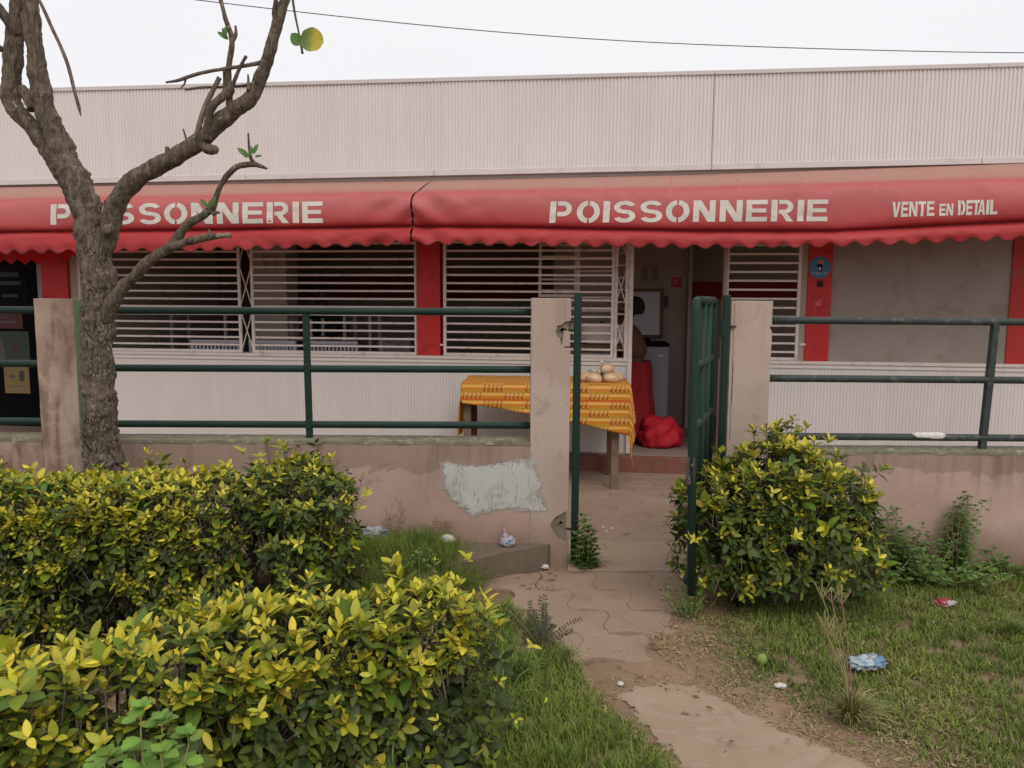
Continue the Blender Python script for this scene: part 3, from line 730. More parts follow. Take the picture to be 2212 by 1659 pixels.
def LT(ch, st=.28, hb=.21):
    if ch == 'I': return rect(0, 0, 1, 1)
    if ch == 'P':
        o = [(.34, 1)] + arcp(.60, .65, .40, .35, 90, -90) + [(.34, .30)]; i = [(.34, 1-hb)] + arcp(.60, .65, .16, .35-hb, 90, -90) + [(.34, .30+hb)]
        return rect(0, 0, st, 1) + strip_(o, i)
    if ch == 'R':
        o = [(.34, 1)] + arcp(.60, .68, .38, .32, 90, -90) + [(.34, .36)]; i = [(.34, 1-hb)] + arcp(.60, .68, .14, .32-hb+.02, 90, -90) + [(.34, .36+hb-.04)]
        return rect(0, 0, st, 1) + strip_(o, i) + quadsub((.70, 0), (1.0, 0), (.68, .40), (.42, .40), 3)
    if ch == 'O':
        r = []
        for a0, a1 in ((96, 264), (-84, 84)):
            r += strip_(arcp(.5, .5, .5, .52, a0, a1, 14), arcp(.5, .5, .25, .30, a0 + (2 if a0 > 0 else -2)*0, a1, 14))
        return r
    if ch == 'S':
        oc = arcp(.52, .71, .44, .30, 20, 90, 5) + arcp(.47, .71, .45, .30, 90, 250, 10)[1:]; ic = arcp(.52, .71, .20, .11, 20, 90, 5) + arcp(.47, .71, .20, .11, 90, 250, 10)[1:]
        r = strip_(oc, ic)
        oc2 = arcp(.48, .29, .46, .30, 200, 270, 5) + arcp(.53, .29, .45, .30, 270, 430, 10)[1:]; ic2 = arcp(.48, .29, .21, .11, 200, 270, 5) + arcp(.53, .29, .20, .11, 270, 430, 10)[1:]
        r += strip_(oc2, ic2)
        r += quadsub((.33, .43), (.40, .60), (.67, .57), (.60, .40), 2)
        return r
    if ch == 'N': return rect(0, 0, .27, 1) + rect(.73, 0, 1, 1) + quadsub((.66, 0), (.99, 0), (.34, 1), (.01, 1), 6)
    if ch == 'E': return rect(0, 0, .27, 1) + rect(.27, 0, 1, hb, 2, 1) + rect(.27, .41, .94, .41+hb-.02, 2, 1) + rect(.27, 1-hb, 1, 1, 2, 1)
    if ch == 'V': return quadsub((.30, 0), (.62, 0), (.32, 1), (0, 1), 4) + quadsub((.40, 0), (.66, 0), (1, 1), (.70, 1), 4)
    if ch == 'T': return rect(0, 1-.2, 1, 1, 2, 1) + rect(.34, 0, .68, .8)
    if ch == 'D': return rect(0, 0, .34, 1) + strip_([(.44, 1)] + arcp(.5, .5, .5, .5, 90, -90) + [(.44, 0)], [(.44, .78)] + arcp(.5, .5, .18, .28, 90, -90) + [(.44, .22)])
    if ch == 'A': return quadsub((0, 0), (.30, 0), (.60, 1), (.38, 1), 4) + quadsub((.70, 0), (1, 0), (.70, 1), (.48, 1), 4) + rect(.3, .2, .7, .36, 1, 1)
    if ch == 'L': return rect(0, 0, .38, 1) + rect(.38, 0, 1, .2, 1, 1)
def word(spec, vt, vb, slant=0):
    out = []; ua = spec[0][1]; ub = spec[-1][2]
    for ch, x0, x1, *hh in spec:
        h = hh[0] if hh else 1; ps = []
        for poly in LT(ch):
            pp = []
            for (x, y) in poly:
                y = y*h; u = sub(x0, x1, x); f = (u - ua)/(ub - ua)
                top = sub(vt[0], vt[1], f); bot = sub(vb[0], vb[1], f); pp.append((u + slant*(y - .5), sub(bot, top, y)))
            ps.append(tuple(pp))
        out.append(ps)
    return out
LAY = [('P', 1188, 1235), ('O', 1246, 1296), ('I', 1303, 1317), ('S', 1325, 1374), ('S', 1382, 1432), ('O', 1438, 1489), ('N', 1497, 1545), ('N', 1554, 1603), ('E', 1611, 1657), ('R', 1665, 1714), ('I', 1722, 1736), ('E', 1743, 1788)]
k = (698-110)/(1788-1188.)
w1 = word([(c, 110 + (a-1188)*k, 110 + (b_-1188)*k) for c, a, b_ in LAY], (441, 435), (486, 482), -3)
w2 = word(LAY, (435, 431), (482, 478), 3)
X = lambda x: (2600 + x*.6184)/1.794
w3 = word([('V', X(1380), X(1430)), ('E', X(1436), X(1478)), ('N', X(1484), X(1535)), ('T', X(1540), X(1588)), ('E', X(1594), X(1640)), ('E', X(1672), X(1710), .8), ('N', X(1715), X(1757), .8),
           ('D', X(1787), X(1833)), ('E', X(1839), X(1878)), ('T', X(1880), X(1922)), ('A', X(1912), X(1958)), ('I', X(1964), X(1982)), ('L', X(1987), X(2035))], (437, 432), (470, 464), 3)
awning('awning', 'left red awning lettered POISSONNERIE behind the bare tree', -300, 888, 888, [66, 240, 395, 530, 640, 745], [w1])
awning('awning', 'long right red awning lettered POISSONNERIE and VENTE EN DETAIL', 892, 2560, 892, [1010, 1155, 1290, 1440, 1590, 1735, 1880, 2030, 2150], [w2, w3])
# second red valance hanging behind the left awning
T = thing('valance', 'bright red zigzag valance hanging behind the far left awning', 'valance', FW(s_(60, 560, .3), .3, z_(60, 540, .3)), -YAW)
q = MB(); s0, s1 = s_(-300, 550, .3), s_(165, 550, .3); n = 160; zt0 = z_(0, 500, .3); X0, Z0 = s_(60, 560, .3), z_(60, 540, .3)
for i in range(n + 1):
    s = sub(s0, s1, i/n); zz = z_(60, 572, .3) + .05*abs(((s/.135) % 1)*2 - 1) + max(0, (s - s_(90, 560, .3)))*.12
    q.v += [(s - X0, .006*math.sin(s*30), zz - Z0), (s - X0, .004*math.sin(s*23), zt0 - Z0)]
for i in range(n): q.f.append((2*i, 2*i+2, 2*i+3, 2*i+1))
q.build('cloth', M['awning_in'], T, world=False, smooth=True)

# ------------------------------------------------------------------ boundary walls, rails, gate
YF = atZ(1235, 1222).y; DEP = .17
fx = lambda u, v=800, Y=None: atY(u, v, Y or YF).x
fz = lambda u, v, Y=None: atY(u, v, Y or YF).z
YR = YF + DEP/2
def jag(pts, step=.012, amp=.004, seed=0): return wob(pts, step, amp, seed)
def wall_pillar(W_, x0, x1, ztop, mat, chips=(), y0=YF):
    """concrete core under a plaster coat whose broken places show the core"""
    p = MB().box(x0 + .012, x1 - .012, y0 + .014, y0 + DEP - .012, -.05, ztop - .010).build('pillar', M['core'], W_)
    poly = []; zs = sorted(chips, key=lambda c: c[1])
    poly += [(x1, -.05)]
    for (wd, za, zb_, shp) in zs:
        poly += [(x1, za)]
        for (fx_, fz_) in shp: poly += [(x1 - wd*fx_, sub(za, zb_, fz_))]
        poly += [(x1, zb_)]
    poly += [(x1, ztop), (x0, ztop), (x0, -.05)]
    front = jag(poly, .016, .0022, 3)
    MB().prism(front, lambda x, z, d: (x, y0 + d, z), 0, .018).build('front_plaster', mat, p, bevel=.002, seg=1)
    MB().box(x0, x0 + .012, y0 + .0185, y0 + DEP, -.05, ztop).build('side_plaster', mat, p, bevel=.003)
    zz = -.05
    for (wd, za, zb_, shp) in zs:
        MB().box(x1 - .012, x1, y0 + .0185, y0 + DEP, zz, za).build('side_plaster', mat, p, bevel=.003); zz = zb_
    MB().box(x1 - .012, x1, y0 + .0185, y0 + DEP, zz, ztop).build('side_plaster', mat, p, bevel=.003)
    MB().box(x0 + .0005, x1 - .0005, y0 + .019, y0 + DEP - .001, ztop - .010, ztop - .001).build('pillar_cap', M['coping'], p, bevel=.003)
    return p
def wall_run(W_, x0, x1, zt_, mat, y0=YF):
    n = max(2, int((x1-x0)/.05)); b = MB(); rows = 14
    for i in range(n + 1):
        for k in range(rows + 1):
            x = sub(x0, x1, i/n); z = sub(-.05, zt_ - .016, k/rows); b.v.append((x, y0 + .004*noise.noise(Vector((x*2.5, z*2.5, 0))) + .0015*noise.noise(Vector((x*11, z*11, 0))), z))
    for i in range(n):
        for k in range(rows):
            a = i*(rows+1) + k; b.f.append((a, a+rows+1, a+rows+2, a+1))
    b.build('plaster_face', mat, W_, smooth=True)
    MB().box(x0, x1, y0 + .012, y0 + DEP, -.05, zt_ - .018).build('wall_body', mat, W_)
    # uneven cement coping
    m = MB(); n = int((x1-x0)/.02)
    for i in range(n + 1):
        x = sub(x0, x1, i/n); j = lambda k: .004*noise.noise(Vector((x*14, k*7., 2))) + .002*noise.noise(Vector((x*50, k*3., 2)))
        m.v += [(x, y0 - .003 + j(1), zt_ - .020 + j(2)*1.5), (x, y0 - .002 + j(3), zt_ - .003 + j(4)*.5), (x, y0 + .06, zt_ + j(5)*.6), (x, y0 + DEP + .002, zt_ + j(6)*.5), (x, y0 + DEP, zt_ - .02)]
    for i in range(n):
        for k in range(4): a = i*5 + k; m.f.append((a, a+5, a+6, a+1))
    m.build('coping', M['coping'], W_, smooth=False)
def rail(W_, x0, x1, z0, z1, mat, r=.0205, y=YR):
    k = 24; MB().tube([(sub(x0, x1, i/k), y, sub(z0, z1, i/k)) for i in range(k+1)], r, 16).build('rail', mat, W_, smooth=True)
LW = thing('boundary_wall', 'stained pink low wall with green rails left of the gateway', 'wall', (fx(700), YF, 0), 0, 'pink boundary walls')
zl = fz(700, 951); xa, xb = fx(75, 700), fx(160, 700); xp0, xp1 = fx(1147, 800), fx(1232, 800)
wall_run(LW, -5.2, xa, zl + .005, M['plaster_brown']); wall_run(LW, xb, xp0, zl, M['plaster'])
lp = wall_pillar(LW, xa, xb, fz(120, 645), M['plaster_brown']); lp['label'] = 'pillar darkened by brown water stains'
MB().box(xb + .0005, xb + .0025, YF + .004, YF + DEP - .004, zl + .004, fz(120, 645) - .004).build('green_painted_side', M['green_patch'], lp)
rp = wall_pillar(LW, xp0, xp1, fz(1190, 644), M['plaster_pale'],
    chips=((.10, fz(1200, 1170), fz(1200, 1104), ((.25, .02), (.55, .12), (.9, .35), (1.0, .55), (.75, .78), (.3, .92))),
           (.082, fz(1200, 752), fz(1200, 693), ((.35, .0), (.62, .12), (.72, .35), (.95, .45), (1.0, .62), (.92, .80), (.62, .84), (.40, .95)))))
rp['label'] = 'gate pillar with plaster broken away at its right edge'
MB().prism(jag([(xp1 - .048, fz(1200, 749)), (xp1 - .004, fz(1200, 748)), (xp1 - .006, fz(1200, 716)), (xp1 - .04, fz(1200, 713))], .012, .003, 5), lambda x, z, d: (x, YF + .002 + d, z), 0, .012).build('loose_plaster', M['plaster_pale'], rp)
for k in range(9):                                       # rough stone ends inside the breaks
    zc = random.choice((sub(fz(1200, 1165), fz(1200, 1110), random.random()), sub(fz(1200, 748), fz(1200, 700), random.random())))
    MB().prism([(xp1 - random.uniform(.02, .07) + .016*math.cos(a), zc + .012*math.sin(a)) for a in (0, 1.3, 2.2, 3.6, 5.)], lambda x, z, d: (x, YF + .010 + d, z), 0, .01).build('stone', M['core'], rp)
# grey-white brushed paint patch on wall and pillar foot
pp = [(950, 993), (990, 1001), (1040, 1005), (1090, 998), (1120, 993), (1150, 988), (1160, 1010), (1166, 1035), (1172, 1042), (1166, 1060), (1176, 1080), (1182, 1102), (1160, 1105), (1120, 1102), (1080, 1102), (1040, 1108), (1020, 1115), (1012, 1103), (1000, 1106), (990, 1090), (975, 1078), (966, 1062), (953, 1056), (956, 1020)]
poly = [(fx(u, v), fz(u, v)) for u, v in pp]
def sdist(x, z):
    d = 9
    for i in range(len(poly)):
        a, b_ = poly[i], poly[(i+1) % len(poly)]; ax, az = b_[0]-a[0], b_[1]-a[1]; t = min(1, max(0, ((x-a[0])*ax + (z-a[1])*az)/(ax*ax + az*az))); d = min(d, math.hypot(x-a[0]-t*ax, z-a[1]-t*az))
    return d if inpoly(x, z, poly) else -d
xs_ = [p[0] for p in poly]; zs_ = [p[1] for p in poly]; q = MB(); nx, nz_ = 90, 50; sd = []
for i in range(nx + 1):
    for k in range(nz_ + 1):
        x = sub(min(xs_) - .03, min(max(xs_) + .03, xp1 - .014), i/nx); z = sub(min(zs_) - .03, max(zs_) + .03, k/nz_); q.v.append((x, YF - .0052, z)); sd.append(sdist(x, z))
for i in range(nx):
    for k in range(nz_):
        a = i*(nz_+1) + k; f = (a, a+1, a+nz_+2, a+nz_+1)
        if max(sd[j] for j in f) > -.022: q.f.append(f)
m, t, o = newmat('brushed_white_paint'); v = coords(t); at = N(t, 'ShaderNodeAttribute', attribute_name='edge').outputs['Fac']
col = mixc(t, nois(t, 9, 5, v), (.44, .445, .415), (.55, .555, .525)); col = mixc(t, math_(t, 'MULTIPLY', ramp(t, nois(t, 4.5, 8, v, .6, .7), .46, .66), .8), col, (.27, .235, .18)); col = mixc(t, ramp(t, nois(t, 90, 4, v), .66, .72), col, (.2, .18, .14))
br = nois(t, 1.0, 6, coords(t, scale=(26, 26, 60)), .4, .8)
al = ramp(t, math_(t, 'ADD', at, math_(t, 'MULTIPLY', math_(t, 'SUBTRACT', br, .52), .13)), -.010, .016)
pb = N(t, 'ShaderNodeBsdfPrincipled'); t.links.new(col, pb.inputs['Base Color']); pb.inputs['Roughness'].default_value = .85; pb.inputs['Specular IOR Level'].default_value = .2; t.links.new(math_(t, 'MULTIPLY', al, ramp(t, nois(t, 1.0, 5, coords(t, scale=(60, 60, 9)), .2, .8), .28, .46)), pb.inputs['Alpha']); t.links.new(pb.outputs[0], o.inputs[0])
po = q.build('paint_patch', m, LW, smooth=True); ea = po.data.attributes.new('edge', 'FLOAT', 'POINT'); ea.data.foreach_set('value', sd)
zr = [671.6, 796, 916.5]
for v in zr: rail(LW, xb, xp0, fz(300, v - .8, YR), fz(1145, v + 2.2, YR), M['green'])
for v in (669.5, 785, 909.5): rail(LW, -5.2, xa, fz(0, v, YR), fz(0, v, YR), M['green'])
px_ = fx(668, 800, YR); MB().bar((px_ - .006, YR, zl - .01), (px_ - .012, YR, fz(668, 679, YR)), .034, .034).build('rail_post', M['green'], LW, bevel=.004)
for v in zr[1:]:
    MB().box(px_ - .026, px_ + .008, YR - .022, YR + .022, fz(668, v, YR) - .028, fz(668, v, YR) + .028).build('weld_collar', M['green'], LW, bevel=.006)
RW = thing('boundary_wall', 'pink low wall with grey-green rails to the right of the gateway', 'wall', (fx(1900), YF, 0), 0, 'pink boundary walls')
x0, x1 = fx(1575, 800), fx(1664, 800); zrw = fz(1900, 974)
wall_pillar(RW, x0, x1, fz(1620, 650), M['plaster_pale'], chips=((.012, fz(1600, 715), fz(1600, 700), ((.5, .2), (1, .6))),))
MB().tube([(x0 + .018 + .004*noise.noise(Vector((0, i*.7, 0))) - .03*(i/30.)**3*0, YF - .0006, sub(fz(1580, 655), fz(1580, 950), i/30)) for i in range(31)], .0016, 5).build('crack', M['core'], RW)
q = MB(); pt = [(x0 + .020 + .006*noise.noise(Vector((i*.9, 5, 0))), YF - .0004, sub(fz(1580, 780), fz(1580, 868), i/24)) for i in range(25)]; q.tube(pt, .0024, 5); q.build('crack', M['ink'], RW)
wall_run(RW, x1, 5.2, zrw, M['plaster'])
for v in (693, 818.5, 943.5): rail(RW, x1, 5.2, fz(1670, v - 1.5, YR), fz(1670, v - 1.5, YR) - .008, M['rail_r'])
MB().bar((fx(2121, 965, YR), YR, zrw - .01), (fx(2150, 700, YR), YR, fz(2150, 700, YR)), .036, .036).build('rail_post', M['rail_r'], RW, bevel=.004)
MB().tube([(fx(1968 + i*9, 943, YR), YR - .0005*i, fz(2000, 941.5, YR)) for i in range(9)], [.012, .0205, .0214, .0213, .0214, .0216, .0212, .0208, .014], 14, rough=.05).build('white_paint_drip', M['foam'], RW, smooth=True)
# gate posts and leaf
xg = fx(1245, 900, YF + .04)
gp = thing('gate_post', 'dark green square post fixed beside the broken gate pillar', 'gate post', (xg, YF + .04, 0), 0, 'gate posts')
MB().box(-.020, .020, -.02, .02, 0, fz(1245, 632, YF + .04)).build('post', M['green'], gp, world=False, bevel=.004)
MB().bar((-.075, .02, fz(1210, 702)), (-.018, .0, fz(1210, 706)), .022, .03).build('wall_anchor', M['core'], gp, world=False)
MB().bar((-.075, .02, .20), (-.018, .0, .20), .012, .012).build('wall_anchor', M['steel'], gp, world=False)
xh, yh = fx(1563, 800, YF + .01), YF - .005
gq = thing('gate_post', 'dark green hinge post of the open gate leaf', 'gate post', (xh, yh, 0), 0, 'gate posts')
MB().box(-.018, .018, -.018, .018, .02, fz(1567, 637)).build('post', M['green'], gq, world=False, bevel=.004)
for z in (fz(1560, 705), .35):
    MB().box(-.030, -.0185, -.024, .024, z - .06, z + .03).build('hinge_plate', M['green'], gq, world=False, bevel=.003)
    MB().bar((.016, .0, z), (.05, .03, z), .05, .012).build('wall_anchor', M['steel'], gq, world=False)
yg = 3.46; xgs = fx(1496, 900, yg)
xl = fx(1546, 800, YF) - .02
GL = thing('gate_leaf', 'green tube gate leaf standing open beside the right pillar and shrub', 'gate', (xl, yh, 0), math.atan2(yg - yh, xgs - xl))
L = math.hypot(yg - yh, xgs - xl); zt_, zb_ = atY(1506, 640, yg).z - .018, .14
lean = -.022
MB().tube([(L - .05, 0, zt_), (L - .012, 0, zt_ - .008), (L, 0, zt_ - .045), (L + .004, .004, .8), (L + .012, .022, zb_)], .0195, 14).build('stile', M['green'], GL, world=False, smooth=True)
MB().tube([(.03, 0, zb_), (.03, 0, zt_ - .045), (.036, 0, zt_ - .012), (.06, 0, zt_)], .0195, 14).build('stile', M['green'], GL, world=False, smooth=True)
MB().tube([(.05, 0, zt_), (L - .04, 0, zt_)], .0195, 14).build('rail', M['green'], GL, world=False, smooth=True)
for z in (atY(1506, 795, yg).z, atY(1506, 932, yg).z, zb_ + .06): MB().tube([(.03, 0, z), (L, 0, z)], .0185, 14).build('rail', M['green'], GL, world=False, smooth=True)
for a in (.32, .62): MB().tube([(L*a, 0, zb_ + .06), (L*a, 0, zt_)], .0165, 12).build('upright', M['green'], GL, world=False, smooth=True)
MB().box(.05, L - .02, -.0015, .0015, zb_ + .07, atY(1506, 932, yg).z - .03).build('sheet_panel', M['green'], GL, world=False)
lz = atY(1465, 1018, yg).z
q = MB().tube([(L + .022, -.012, lz + .05), (L + .045, -.012, lz + .05)], .006, 8).tube([(L + .022, .012, lz + .035), (L + .05, .012, lz + .04)], .007, 8).box(L + .017, L + .022, -.02, .02, lz - .06, lz + .07)
q.build('latch_plate', M['steel'], GL, world=False)
MB().tube([(L + .042 + .018*math.cos(a*.5), .0, lz - .035 + .018*math.sin(a*.5)) for a in range(13)], .0045, 8).build('latch_ring', M['steel'], GL, world=False, smooth=True)
# kerb block and raised bed behind the hedges
kz = .13
q = MB(); kp = wob([tuple(atZ(u, v, 0).xy) for u, v in ((1192, 1218), (1184, 1226), (1145, 1232), (1058, 1251), (960, 1276))] + [(atZ(960, 1276).x, YF - .006), (fx(1190), YF - .006)], .03, .006, 6)
q.prism(kp, lambda x, y, d: (x, y, d), -.04, kz)
kb = q.build('kerb_block', M['kerb'], None, bevel=.012); tag(kb, 'low worn concrete block at the foot of the left wall', 'kerb')
def bedz(x, y):
    if x > -.12: return 0
    t = min(1, max(0, (y - 3.45)/.45)); return .15*t*t*(3-2*t)*min(1, (-.12 - x)/.28)
bed = grid_sheet(-4.5, -.10, 3.2, YF - .004, 100, 30, lambda x, y: bedz(x, y) - .006 + gz(x, y) - .03*max(0, 1 - (y - 3.2)/.15) - .03*max(0, 1 - (-.10 - x)/.1))
tag(bed.build('planting_bed', M['soil'], smooth=True), kind='structure')

# ------------------------------------------------------------------ table, cloth, bags
TZ = .843; fl = atZ(1012, 1050); fr = atZ(1341, 1057)
yt0 = fr.y - .03; ang = -R(2.0)
tx0 = atY(1002, 829, yt0).x; tx1 = atY(1361, 830, yt0).x; TW = tx1 - tx0; TD = .60
TB = thing('table', 'narrow wooden table under an orange cloth against the shop wall', 'table', ((tx0+tx1)/2, yt0 + TD/2, 0), -R(3))
hx, hy = TW/2, TD/2
MB().box(-hx, hx, -hy, hy, TZ - .03, TZ - .004).build('tabletop', M['wood'], TB, world=False, bevel=.004)
for sx, sy, mm in ((-1, -1, 'wood'), (1, -1, 'wood'), (-1, 1, 'dkwood'), (1, 1, 'dkwood')):
    x = sx*(hx - (.035 if sx < 0 else .09)); MB().box(x - .029, x + .029, sy*(hy - .05) - .022, sy*(hy - .05) + .022, 0, TZ - .03).build('leg', M[mm], TB, world=False, bevel=.003)
for sy in (-1, 1): MB().box(-hx + .07, hx - .12, sy*(hy - .05) - .012, sy*(hy - .05) + .012, TZ - .13, TZ - .03).build('apron', M['dkwood'], TB, world=False)
CL = MB(); uv = []; na, nb = 120, 60; aL, aR, bF = -.45, .30, .46
def cpt(a, b_):
    """a: along table from left edge, b: from back edge to front; beyond an edge the cloth hangs"""
    da = -a if a < 0 else max(0, a - TW); sx = -1 if a < 0 else 1; db = max(0, b_ - TD)
    x = min(max(a, 0), TW) - hx; y = -(min(b_, TD)) + hy; z = TZ + .002
    r = math.hypot(da, db)
    if r > 0:
        out = .018 + .05*min(1, r/.4); ca, cb = da/r, db/r
        x += sx*ca*out*(1.0 if sx > 0 else .55); y -= cb*out; z -= max(0, r - .010)
        y -= .010*math.sin(a*19)*min(1, db*4); x += .008*math.sin(b_*23)*min(1, da*4)
    else: z += .0025*noise.noise(Vector((a*6, b_*6, 0)))
    return (x, y, z)
for i in range(na + 1):
    for j in range(nb + 1):
        ta = i/na; tb = j/nb; a = sub(aL, TW + aR, ta)
        hem = TD + float(np.interp(a, [aL, -.05, 0, .3, .7, 1.0, TW, TW + aR], [.12, .13, .165, .205, .275, .33, .40, .60]))
        amin = 0; b_ = sub(.0, hem, tb); CL.v.append(cpt(a, b_)); uv.append((a, b_))
for i in range(na):
    for j in range(nb): k = i*(nb+1) + j; CL.f.append((k, k+nb+1, k+nb+2, k+1))
T = thing('tablecloth', 'orange and yellow patterned cloth draped unevenly over the table', 'tablecloth', TB.location + Vector((0, 0, TZ)), -R(3))
CL.v = [(x, y, z - TZ) for x, y, z in CL.v]
c = CL.build('cloth', M['cloth'], T, world=False, smooth=True, uv=uv); m = c.modifiers.new('s', 'SOLIDIFY'); m.thickness = .002
def blob(name, mat, parent, c, r, seed, amp=.12, sub_=3, world=False, knot=None, fr=1.0):
    bm = bmesh.new(); bmesh.ops.create_icosphere(bm, subdivisions=sub_, radius=1)
    for v in bm.verts:
        q = v.co.copy(); k = 1 + amp*noise.noise(q*1.3*fr + Vector((seed*3.1, 0, 0))) + amp*.5*noise.noise(q*3.7*fr + Vector((seed, 5, 0))) + amp*.2*abs(noise.noise(q*9*fr))
        v.co = Vector((q.x*r[0]*k, q.y*r[1]*k, q.z*r[2]*k))
        if v.co.z < -r[2]*.72: v.co.z = -r[2]*.72
    me = bpy.data.meshes.new(name); bm.to_mesh(me); bm.free(); me.materials.append(mat); me.shade_smooth()
    o = bpy.data.objects.new(name, me); COL.objects.link(o); o.parent = parent; o.location = c; return o
zbag = lambda v: 0
bags = [(1640, 140, .0, 'front bag of the pile nearest the table edge', 1), (1822, 132, .03, 'at the front right of the pile', 1), (1552, 120, .08, 'second from the green post', 1),
        (1490, 115, .13, 'leftmost bag of the pile, half behind the green post', 1), (1880, 92, .12, 'rear right bag lying under the topmost bag', 1), (1655, 92, .17, 'rear middle bag wedged between the others', 1), (1782, 36, .08, 'topmost bag lying across the pile', 2)]
for i, (zx, zy, dy, lab, lev) in enumerate(bags):
    u = (1740 + zx*.3436)/1.794; v = (1420 + zy*.3436)/1.794; y = yt0 + .12 + dy; p = atY(u, v, y)
    z = TZ + .034 if lev == 1 else TZ + .105
    t = thing('food_bag', 'clear bag of beige flour, ' + lab, 'bag', (p.x, y, z), random.uniform(-.4, .4), 'bags of flour piled on the table')
    blob('bag_body', M['food'], t, (0, 0, 0), (random.uniform(.062, .070), .055, .045), i, .16)
    kx = random.choice((-.05, .055)) if i not in (0,) else .03
    MB().tube([(kx*.8, -.01, .02), (kx, -.02, .038), (kx*1.15, -.025, .052), (kx*1.4, -.03, .058)], [.012, .005, .008, .012], 7, rough=.3).build('knot', M['bag_c'] if i % 2 else M['foam'], t, world=False, smooth=True)

# ------------------------------------------------------------------ inside the shop
def P3(u, v, off): s, z = S(u, v, off); return FW(s, off, z)
# chest freezer with raised lid
f0, f1 = s_(1345, 800, -.75), s_(1444, 800, -.75); fzt = z_(1400, 742, -.75)
FZ = thing('chest_freezer', 'grey chest freezer in the doorway with its lid raised', 'freezer', FW((f0+f1)/2, -1.0, ZB), -YAW); hw = (f1-f0)/2; H = fzt - ZB
MB().box(-hw, hw, -.26, .26, .03, H - .03).build('cabinet', M['freezer'], FZ, world=False, bevel=.008)
MB().box(-hw - .004, hw + .004, -.264, .264, H - .028, H).build('rim', M['black'], FZ, world=False, bevel=.004)
lh = z_(1400, 628, -1.2) - fzt
q = MB(); tl = R(8)
def lidp(x, y, z): return (x, .25 + y*math.cos(tl) + z*math.sin(tl), H + .03 - y*math.sin(tl) + z*math.cos(tl))
def lidbox(x0, x1, y0, y1, z0, z1):
    b = MB().box(x0, x1, y0, y1, z0, z1); b.v = [lidp(*p) for p in b.v]; return b
lx1 = hw - .02
ld = lidbox(-hw, lx1, 0, .05, 0, lh).build('lid', M['dkwood'], FZ, world=False, bevel=.004)
lidbox(-hw + .03, lx1 - .04, -.012, -.001, .03, lh - .035).build('lid_liner', M['grey_pl'], ld, world=False, bevel=.004)
MB().box(hw - .10, hw - .05, -.266, -.261, H - .12, H - .105).build('badge', M['paper'], FZ, world=False)
MB().box(-.1, .06, .18, .26, H, H + .035).build('hinge', M['black'], FZ, world=False)
# sacks on the shop floor
def sack(lab, u, v, off, r, seed, parts=3):
    s, z = S(u, v, off); t = thing('sack', lab, 'sack', FW(s, off, ZB), -YAW, 'red net sacks on the shop floor')
    blob('sack_body', M['sack'], t, (0, 0, r[2]*.7), r, seed, .30, 4, fr=1.3)
    blob('sack_neck', M['sack'], t, (-r[0]*.55, .0, r[2]*1.25), (r[0]*.38, r[1]*.5, r[2]*.42), seed + 2, .35, 3, fr=1.5); return t
sack('crumpled red net sack slumped in the doorway by the freezer', 1428, 905, -.35, (.19, .15, .17), 3)
sack('smaller red net sack behind the slumped one, against the freezer', 1400, 885, -.50, (.12, .10, .15), 6)
# notices and box on the inner wall
t, o, w, h = panel('notice', 'faint paper notice taped on the inner wall above the freezer', 'notice', 1383, 1424, 573, 610, -1.598, M['jamb'], .002)
pr(t, 'print', M['ink'], w, h, [(.1, .4, .12 + k*.09, .15 + k*.09) for k in range(9)] + [(.6, .9, .12 + k*.09, .15 + k*.09) for k in range(9)], .0022)
t, o, w, h = panel('wall_sign', 'small square red sign with a white tick on the inner wall', 'sign', 1450, 1472, 599, 621, -1.598, M['red'], .003)
pr(t, 'white_mark', M['pink_ink'], w, h, [(.2, .65, .68, .76), (.2, .5, .5, .56), (.2, .6, .3, .36)])
MB().bar((.1*w, -.0045, .35*h), (.38*w, -.0045, .62*h), .006, .001).build('tick', M['pink_ink'], t, world=False)
t, o, w, h = panel('socket_box', 'small dark socket box on the inner wall beside the freezer lid', 'socket', 1430, 1443, 640, 664, -1.598, M['inner_dark'], .03)
t, o, w, h = panel('notice', 'faint paper notice on the pillar behind the second window grille', 'notice', 566, 606, 548, 585, -.898, M['jamb'], .002)
pr(t, 'print', M['ink'], w, h, [(.1, .45, .1 + k*.1, .13 + k*.1) for k in range(8)] + [(.6, .9, .1 + k*.1, .13 + k*.1) for k in range(8)], .0022)
